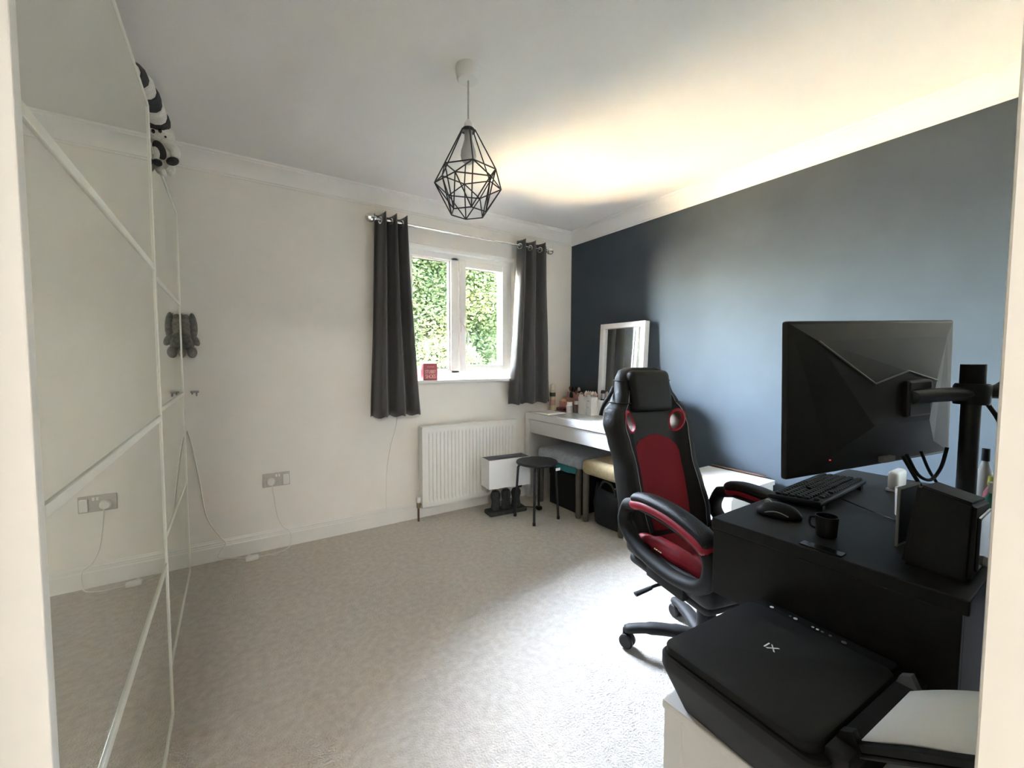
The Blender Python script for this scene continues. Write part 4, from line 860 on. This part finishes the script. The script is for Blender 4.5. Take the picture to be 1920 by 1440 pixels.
# ------------------------------------------------------------------ monitor (rear view) on a clamp arm
mo = thing('monitor', (1.492, 0.413, 1.123), 'large black monitor seen from behind on a clamp arm', 'monitor')
mo.rotation_euler = (0, math.radians(-2.2), math.radians(-14.8))
HWm, HHm = 0.340, 0.202
b = B(); box(b, -HWm, HWm, -0.004, 0.014, -HHm, HHm, 0.006, 3); obj('housing', b, M_BLACK, mo, smooth=True)
obj('screen', bx(-HWm+0.008, HWm-0.008, 0.0142, 0.0155, -HHm+0.012, HHm-0.008), mat('dark_screen', (0.01, 0.011, 0.013), 0.15), mo)
def MP(u, v, d): return ((u*2-1)*HWm, -d, (1-v*2)*HHm)
def poly(b, P): b.faces.new([b.verts.new(p) for p in P])
tl_, tr_, br_, bl_ = MP(.012, .02, .004), MP(.988, .02, .004), MP(.988, .98, .004), MP(.012, .98, .004)
A_, B_, C_, D_, E_ = MP(.13, .13, .018), MP(.41, .42, .034), MP(.61, .35, .034), MP(.80, .43, .034), MP(.91, .12, .018)
b = B()
for q in ((tl_, tr_, E_, A_), (A_, E_, D_, C_), (A_, C_, B_)): poly(b, q)
obj('upper_cover', b, mat('matt_olive_black_plastic', (0.018, 0.018, 0.012), 0.62, noise=0.05), mo)
F_, G_ = MP(.20, .88, .018), MP(.84, .88, .018); H_, I_ = MP(.40, .70, .040), MP(.74, .70, .040)
b = B()
for q in ((tl_, A_, F_, bl_), (A_, B_, H_, F_), (B_, C_, D_, I_, H_), (D_, E_, G_, I_), (E_, tr_, br_, G_), (F_, G_, br_, bl_), (H_, I_, G_, F_)): poly(b, q)
obj('lower_cover', b, M_BLACK_MATT, mo)
b = B(); tube(b, [Vector(p)+Vector((0, -0.001, 0)) for p in (A_, B_, C_, D_, E_)][0:4], 0.0026, 6); obj('ridge_trim', b, mat('grey_trim', (0.10, 0.10, 0.085), 0.45), mo)
obj('stand_mount', bx(0.05, 0.15, -0.052, -0.03, -0.065, 0.035, 0.006), M_METAL_BLK, mo)
b = B(); ell(b, MP(.20, .90, .019), (0.003, 0.002, 0.002), seg=8, rings=6); obj('power_light', b, M_REDLED, mo)
b = B(); box(b, 0.0, 0.05, -0.024, -0.010, -HHm+0.010, -HHm+0.026, 0.001); obj('port_label', b, mat('pale_sticker', (0.25, 0.22, 0.20), 0.6), mo)
PXm, PYm = 1.700, 0.262
am = thing('monitor_mount', (PXm, PYm, DZ), 'black pole monitor arm clamped to the desk edge', 'monitor arm')
b = B(); tube(b, [(0, 0, 0.0), (0, 0, 0.455)], 0.0205, 16); obj('pole', b, M_METAL_BLK, am, smooth=True)
b = B(); lathe(b, [(0.0, 0.455), (0.026, 0.455), (0.026, 0.40), (0.0, 0.40)], seg=16); obj('pole_cap', b, M_BLACK_MATT, am, smooth=True)
b = B(); box(b, -0.045, 0.045, -0.045, 0.045, 0.0, 0.012, 0.004); box(b, -0.03, 0.03, -0.095, -0.045+0.01, -0.06, 0.012, 0.004); obj('desk_clamp', b, M_METAL_BLK, am, smooth=True)
b = B(); lathe(b, [(0.0, 0.345), (0.036, 0.345), (0.038, 0.355), (0.038, 0.395), (0.034, 0.402), (0.0, 0.402)], seg=20); obj('collar', b, M_BLACK, am, smooth=True)
b = B(); tube(b, bez([(0.0, -0.01, 0.375), (-0.06, 0.035, 0.372), (-0.12, 0.070, 0.368), (-0.155, 0.092, 0.365)], 5), 0.024, 10, flat=.8); obj('arm', b, M_METAL_BLK, am, smooth='all')
b = B(); tube(b, [(0.02, -0.02, 0.375), (0.055, -0.055, 0.385)], [0.014, 0.024], 10); lathe(b, [(0.0, -.012), (0.026, -.012), (0.026, .012), (0.0, .012)], (0.06, -0.058, 0.388), 12, 'X'); obj('clamp_knob', b, M_BLACK, am, smooth=True)
def cable(pts, r, m, label):
    b = B(); tube(b, bez(pts, 8), r, 7); tag(obj('cable', b, m, smooth='all'), label, 'cable')
cable([(1.55, 0.355, 0.955), (1.575, 0.335, 0.900), (1.63, 0.32, 0.880), (1.68, 0.31, 0.91), (1.68, 0.300, 0.97)], 0.0045, M_BLACK, 'black cable looping below the monitor to its pole')
cable([(1.54, 0.36, 0.95), (1.58, 0.33, 0.87), (1.60, 0.29, 0.80), (1.61, 0.25, 0.757)], 0.005, M_BLACK, 'black cable hanging from the monitor down to the desk top')
cable([(1.64, 0.345, 0.955), (1.66, 0.33, 0.90), (1.70, 0.31, 0.84), (1.72, 0.29, 0.765)], 0.004, M_BLACK, 'black cable from the monitor edge passing the pole foot')
cable([(1.715, 0.235, 1.10), (1.75, 0.215, 1.05), (1.78, 0.20, 0.98), (1.83, 0.19, 0.90), (1.85, 0.19, 0.80), (1.86, 0.19, 0.758)], 0.006, M_BLACK, 'black cable draped down behind the monitor pole to the desk')

# ------------------------------------------------------------------ keyboard and mouse
kb = thing('keyboard', (1.695, 0.610, DZ), 'black full size keyboard on the desk front edge', 'keyboard', rz=math.radians(2))
b = B(); box(b, -0.215, 0.215, -0.075, 0.075, 0.006, 0.022, 0.005, 2)
for v in b.verts: v.co.z += (-v.co.y+0.075)*0.07
obj('case', b, M_BLACK, kb, smooth=True)
kme = bpy.data.meshes.new('key'); t_b = B(); box(t_b, -0.008, 0.008, -0.008, 0.008, 0, 0.008, 0.0025, 1); t_b.to_mesh(kme); t_b.free(); kme.materials.append(M_BLACK_MATT)
for r in range(6):
    for c in range(21):
        x = -0.200+0.0198*c; y = 0.058-0.0205*r-(0.006 if r else 0)
        if c in (15, 19) and r == 0: continue
        if c == 14 and r in (3,): continue
        if r == 5 and 4 <= c <= 8: continue
        o = bpy.data.objects.new('key', kme); COL.objects.link(o); o.parent = kb; o.location = (-x, -y, 0.0215+(0.075+y)*0.07)
o = obj('key', bx(-0.055, 0.055, -0.008, 0.008, 0, 0.008, 0.0025), M_BLACK_MATT, kb); o.location = (0.08, 0.0505, 0.023); o['label'] = 'wide space bar key'
for s in (-1, 1): obj('foot', bx(s*0.18-.012, s*0.18+.012, -0.072, -0.06, 0, 0.014), M_BLACK, kb)
cable([(1.65, 0.535, 0.765), (1.62, 0.45, 0.756), (1.58, 0.36, 0.755), (1.60, 0.27, 0.755)], 0.0025, M_BLACK, 'thin black keyboard cable crossing the desk top')
ms = thing('computer_mouse', (1.345, 0.585, DZ), 'black computer mouse on the desk corner', 'mouse', rz=0.25)
b = B(); ell(b, (0, 0, 0.008), (0.033, 0.060, 0.034))
for v in b.verts: v.co.z = max(v.co.z, 0.001)
obj('shell', b, M_BLACK, ms, smooth='all')
b = B(); tube(b, [(-0.034, -0.03+0.06*k/8, 0.014+0.008*math.sin(k/8*3.1)) for k in range(9)], 0.0018, 5); obj('side_strip', b, M_GREYMET, ms, smooth='all')
b = B(); lathe(b, [(0.0, -.004), (0.010, -.004), (0.010, .004), (0.0, .004)], (0, 0.028, 0.036), 14, 'X'); obj('scroll_wheel', b, M_GREYMET, ms, smooth=True)
cu = thing('pen_cup', (1.298, 0.447, DZ), 'small black cup standing on the desk near its edge', 'cup')
b = B(); lathe(b, [(0.0, 0.0), (0.020, 0.0), (0.023, 0.003), (0.026, 0.055), (0.024, 0.055), (0.021, 0.006), (0.0, 0.005)], seg=24); obj('cup', b, M_BLACK, cu, smooth=True)
b = B(); tube(b, bez([(0.0, 0.024, 0.045), (0.0, 0.038, 0.040), (0.0, 0.038, 0.020), (0.0, 0.022, 0.014)], 5), 0.003, 6); obj('handle', b, M_BLACK, cu, smooth=True)
# ------------------------------------------------------------------ speaker, frame and clutter
sp = thing('desk_speaker', (1.345, 0.232, DZ), 'black wedge shaped desktop speaker at the desk end', 'speaker', rz=0.0)
b = B(); v = [(-0.085, -0.052, 0.0), (0.085, -0.052, 0.0), (0.085, 0.058, 0.0), (-0.085, 0.058, 0.0), (-0.066, -0.052, 0.165), (0.080, -0.052, 0.150), (0.080, 0.040, 0.172), (-0.066, 0.040, 0.187)]
vv = [b.verts.new(p) for p in v]
for f in ((0, 1, 2, 3), (4, 5, 6, 7), (0, 1, 5, 4), (1, 2, 6, 5), (2, 3, 7, 6), (3, 0, 4, 7)): b.faces.new([vv[i] for i in f])
bmesh.ops.bevel(b, geom=b.edges[:], offset=0.008, segments=3, affect='EDGES'); obj('cabinet', b, M_BLACK_MATT, sp, smooth=True)
b = B(); box(b, -0.055, 0.062, -0.058, -0.050, 0.02, 0.135, 0.004); obj('grille', b, M_BLACK_GLOSS, sp)
b = B(); lathe(b, [(0.0, -.004), (0.010, -.004), (0.012, .004), (0.0, .004)], (0.0, -0.060, 0.03), 14, 'Y'); obj('volume_knob', b, M_GREYMET, sp, smooth=True)
pf = thing('picture_frame', (1.425, 0.318, DZ), 'pale edged upright picture frame behind the desk speaker', 'picture frame', rz=-0.12)
b = B()
for a in ((-0.055, -0.050, 0.0, 0.15), (0.050, 0.055, 0.0, 0.15)): box(b, a[0], a[1], -0.003, 0.003, a[2], a[3], 0.001)
box(b, -0.050, 0.050, -0.003, 0.003, 0.0, 0.006, 0.001); box(b, -0.050, 0.050, -0.003, 0.003, 0.144, 0.15, 0.001); obj('frame', b, mat('pale_grey_frame', (0.30, 0.29, 0.26), 0.5), pf)
obj('backing', bx(-0.050, 0.050, -0.002, 0.002, 0.006, 0.144), M_BLACK, pf)
def bottle(name, x, y, z, r, h, m, mc, label):
    t = thing(name, (x, y, z), label, 'bottle')
    b = B(); lathe(b, [(0.0, 0), (r, 0), (r, h*.65), (r*.5, h*.8), (r*.5, h*.84), (0, h*.84)], seg=16); obj('body', b, m, t, smooth=True)
    b = B(); lathe(b, [(0.0, h*.82), (r*.6, h*.82), (r*.55, h), (0, h)], seg=16); obj('cap', b, mc, t, smooth=True)
bottle('plastic_bottle', 1.632, 0.200, DZ, 0.022, 0.15, M_GREENB, M_WHITE, 'green bottle with white cap beside the monitor pole')
bottle('plastic_bottle', 1.86, 0.250, DZ, 0.016, 0.205, mat('grey_white_plastic', (0.42, 0.42, 0.40), 0.4), M_BLACK, 'tall slim grey white bottle behind the monitor pole')
bottle('plastic_bottle', 1.775, 0.222, DZ, 0.018, 0.14, M_REDBOX, M_YCAP, 'small red bottle with yellow cap near the wall')
hp = thing('white_dish', (1.655, 0.235, DZ), 'small white dish on the desk beside the green bottle', 'dish'); hp.location = (1.60, 0.195, DZ)
b = B(); lathe(b, [(0.0, 0.0), (0.018, 0.0), (0.030, 0.02), (0.028, 0.022), (0.016, 0.004), (0.0, 0.003)], seg=20); obj('bowl', b, M_WHITE, hp, smooth=True)
rt = thing('router', (1.98, 0.475, DZ), 'white rounded router standing at the desk end', 'router')
b = B(); box(b, -0.05, 0.05, -0.016, 0.016, 0.008, 0.075, 0.012, 3); obj('body', b, M_WHITE, rt, smooth=True); b = B(); box(b, -0.04, 0.04, -0.022, 0.022, 0, 0.010, 0.003); obj('stand', b, M_WHITE, rt)
mg2 = thing('white_mug', (1.66, 0.365, DZ), 'white mug on the desk behind the speaker', 'mug')
b = B(); lathe(b, [(0.0, 0.0), (0.030, 0.0), (0.034, 0.004), (0.036, 0.085), (0.033, 0.085), (0.030, 0.008), (0.0, 0.007)], seg=24); obj('cup', b, M_WHITE, mg2, smooth=True)
b = B(); tube(b, bez([(-0.034, 0, 0.070), (-0.058, 0, 0.062), (-0.058, 0, 0.030), (-0.034, 0, 0.02)], 5), 0.005, 8); obj('handle', b, M_WHITE, mg2, smooth=True)
hd_ = thing('headphones', (1.49, 0.225, DZ), 'black headphones with silver pivots lying behind the speaker', 'headphones')
b = B(); tube(b, bez([(-0.03, 0.02, 0.05), (-0.02, 0.0, 0.10), (0.03, -0.01, 0.12), (0.08, 0.0, 0.10), (0.09, 0.02, 0.05)], 6), 0.008, 8); obj('headband', b, M_BLACK, hd_, smooth='all')
for x in (-0.03, 0.09):
    b = B(); lathe(b, [(0.0, -.016), (0.034, -.016), (0.038, .0), (0.034, .016), (0.0, .016)], (x, 0.01, 0.038), 18, 'X'); e_ = obj('ear_cup', b, M_BLACK_MATT, hd_, smooth=True)
    b = B(); ell(b, (x, -0.02, 0.072), (0.010, 0.008, 0.008)); obj('pivot', b, M_CHROME, e_, smooth='all')

# ================================================================== WHITE DRAWER UNIT AND PRINTER
UX0, UX1, UY0, UY1, UZ = 0.800, 1.160, 0.085, 0.578, 0.440
du = thing('drawer_unit', ((UX0+UX1)/2, (UY0+UY1)/2, 0), 'white drawer unit under the black printer', 'drawer unit')
obj('body', bx(UX0+0.008, UX1-0.008, UY0, UY1-0.020, 0.02, UZ-0.022, 0.002), M_WHITE_MATT, du, world=True)
obj('top', bx(UX0, UX1, UY0, UY1, UZ-0.022, UZ, 0.004), M_WHITE_MATT, du, world=True)
for k in range(3):
    d = obj('drawer', bx(UX0+0.014, UX1-0.014, UY1-0.020, UY1-0.004, 0.035+k*0.128, 0.157+k*0.128, 0.002), M_WHITE_MATT, du, world=True)
    b = B(); ell(b, ((UX0+UX1)/2, UY1+0.004, 0.096+k*0.128), (0.012, 0.012, 0.012)); obj('knob', b, M_CHROME, d, smooth='all', world=True)
obj('side_frame', bx(UX0+0.002, UX0+0.010, UY1-0.050, UY1-0.006, 0.0, UZ-0.022, 0.001), M_WHITE_MATT, du, world=True)
obj('plinth', bx(UX0+0.02, UX1-0.02, UY0+0.02, UY1-0.03, 0, 0.02), M_WHITE_MATT, du, world=True)
pr = thing('printer', (0.962, 0.402, UZ), 'black inkjet printer with paper on the white drawer unit', 'printer', rz=math.radians(-3.5))
# printer body: tapering from a small foot to a wide shoulder
def rrect(x0, x1, y0, y1, r, n=6):
    P = []
    for cx, cy, a0 in ((x1-r, y1-r, 0), (x0+r, y1-r, 90), (x0+r, y0+r, 180), (x1-r, y0+r, 270)):
        for k in range(n+1): a = math.radians(a0+90*k/n); P.append((cx+r*math.cos(a), cy+r*math.sin(a)))
    return P
def loft(levels):
    b = B(); rows = [[b.verts.new((x, y, z)) for x, y in rrect(*rc)] for rc, z in levels]
    for r, q in zip(rows, rows[1:]):
        for k in range(len(r)): b.faces.new((r[k], r[(k+1) % len(r)], q[(k+1) % len(r)], q[k]))
    b.faces.new(rows[0][::-1]); b.faces.new(rows[-1]); return b
def rslab(x0, x1, y0, y1, z0, z1, r, e):
    return loft([((x0+i, x1-i, y0+i, y1-i, r-i), z) for i, z in ((0, z0), (0, z1-e), (e*.3, z1-e*.3), (e, z1))])
obj('body', loft([((-0.160, 0.160, -0.160, 0.126, 0.02), 0.004), ((-0.196, 0.196, -0.162, 0.158, 0.028), 0.092), ((-0.199, 0.199, -0.163, 0.162, 0.030), 0.102), ((-0.199, 0.199, -0.163, 0.162, 0.030), 0.124), ((-0.195, 0.195, -0.159, 0.158, 0.027), 0.1285)]), M_BLACK_MATT, pr, smooth=True)
lid = obj('scanner_lid', rslab(-0.191, 0.150, -0.146, 0.155, 0.1295, 0.146, 0.026, 0.004), M_BLACK_MATT, pr, smooth=True)
obj('lid_gap', rslab(-0.186, 0.146, -0.142, 0.150, 0.126, 0.131, 0.024, 0.001), M_BLACK_GLOSS, pr)
MTp = Matrix.Translation((0.0, 0.022, 0.1472)) @ Matrix.Rotation(-math.pi/2, 4, 'Z')
obj('logo', text_mesh('IX', 0.030, MTp, 0.0004, 0.9), M_LED, lid)
cp = obj('control_panel', rslab(0.152, 0.194, -0.135, 0.152, 0.126, 0.139, 0.012, 0.003), M_BLACK, pr, smooth=True)
for k, (y, sz, br) in enumerate(((0.112, .0045, 1), (0.068, .003, 0), (0.056, .0045, 1), (0.018, .0030, 1), (0.008, .0030, 1), (-0.002, .003, 0), (-0.018, .003, 0), (-0.045, .005, 0))):
    b = B(); lathe(b, [(0.0, 0), (sz, 0), (sz, 0.0015), (0.0, 0.0018)], (0.172, y, 0.1388), 12); obj('button', b, M_LED if br else M_GREYMET, cp, smooth=True)
# rear feed
b = B(); box(b, -0.165, 0.165, -0.186, -0.150, 0.112, 0.146, 0.006); obj('rear_feed', b, M_BLACK, pr, smooth=True)
for s, h in ((-1, 0.03), (1, 0.035)):
    b = B(); vs = [(s*0.135, -0.150), (s*0.135, -0.120), (s*0.135, -0.128)]
    prism(b, [(-0.190, 0.140), (-0.152, 0.140), (-0.158, 0.160), (-0.175, 0.170)], 'X', s*0.122-.008, s*0.122+.008); obj('paper_guide', b, M_GREYMET if s > 0 else M_BLACK, pr)
SL = math.atan2(0.075, 0.115)
mtp = Matrix.Translation((0.0, -0.178, 0.140)) @ Matrix.Rotation(-SL, 4, 'X')
b = B(); box(b, -0.130, 0.130, -0.170, 0.0, -0.010, -0.002, 0.003, mtx=mtp); su = obj('paper_support', b, M_BLACK, pr, smooth=True)
b = B(); box(b, -0.128, -0.112, -0.165, -0.01, -0.002, 0.010, 0.002, mtx=mtp); obj('edge_guide', b, M_BLACK_MATT, su)
b = B(); n = 10; rows = []
for k in range(n+1):
    f = k/n; yy = 0.010-0.172*f; zz = 0.004+0.006*math.sin(f*3.1)
    rows.append([b.verts.new(mtp @ Vector((x, yy, zz))) for x in (-0.105, -0.05, 0.0, 0.05, 0.105)])
for r, q in zip(rows, rows[1:]):
    for k in range(4): b.faces.new((r[k], r[k+1], q[k+1], q[k]))
ps = obj('paper_stack', b, M_PAPER, None, smooth='all')
s_ = ps.modifiers.new('t', 'SOLIDIFY'); s_.thickness = 0.003
ps.location = pr.location; ps.rotation_euler = pr.rotation_euler; tag(ps, 'white paper sheets loaded in the printer rear tray', 'paper')
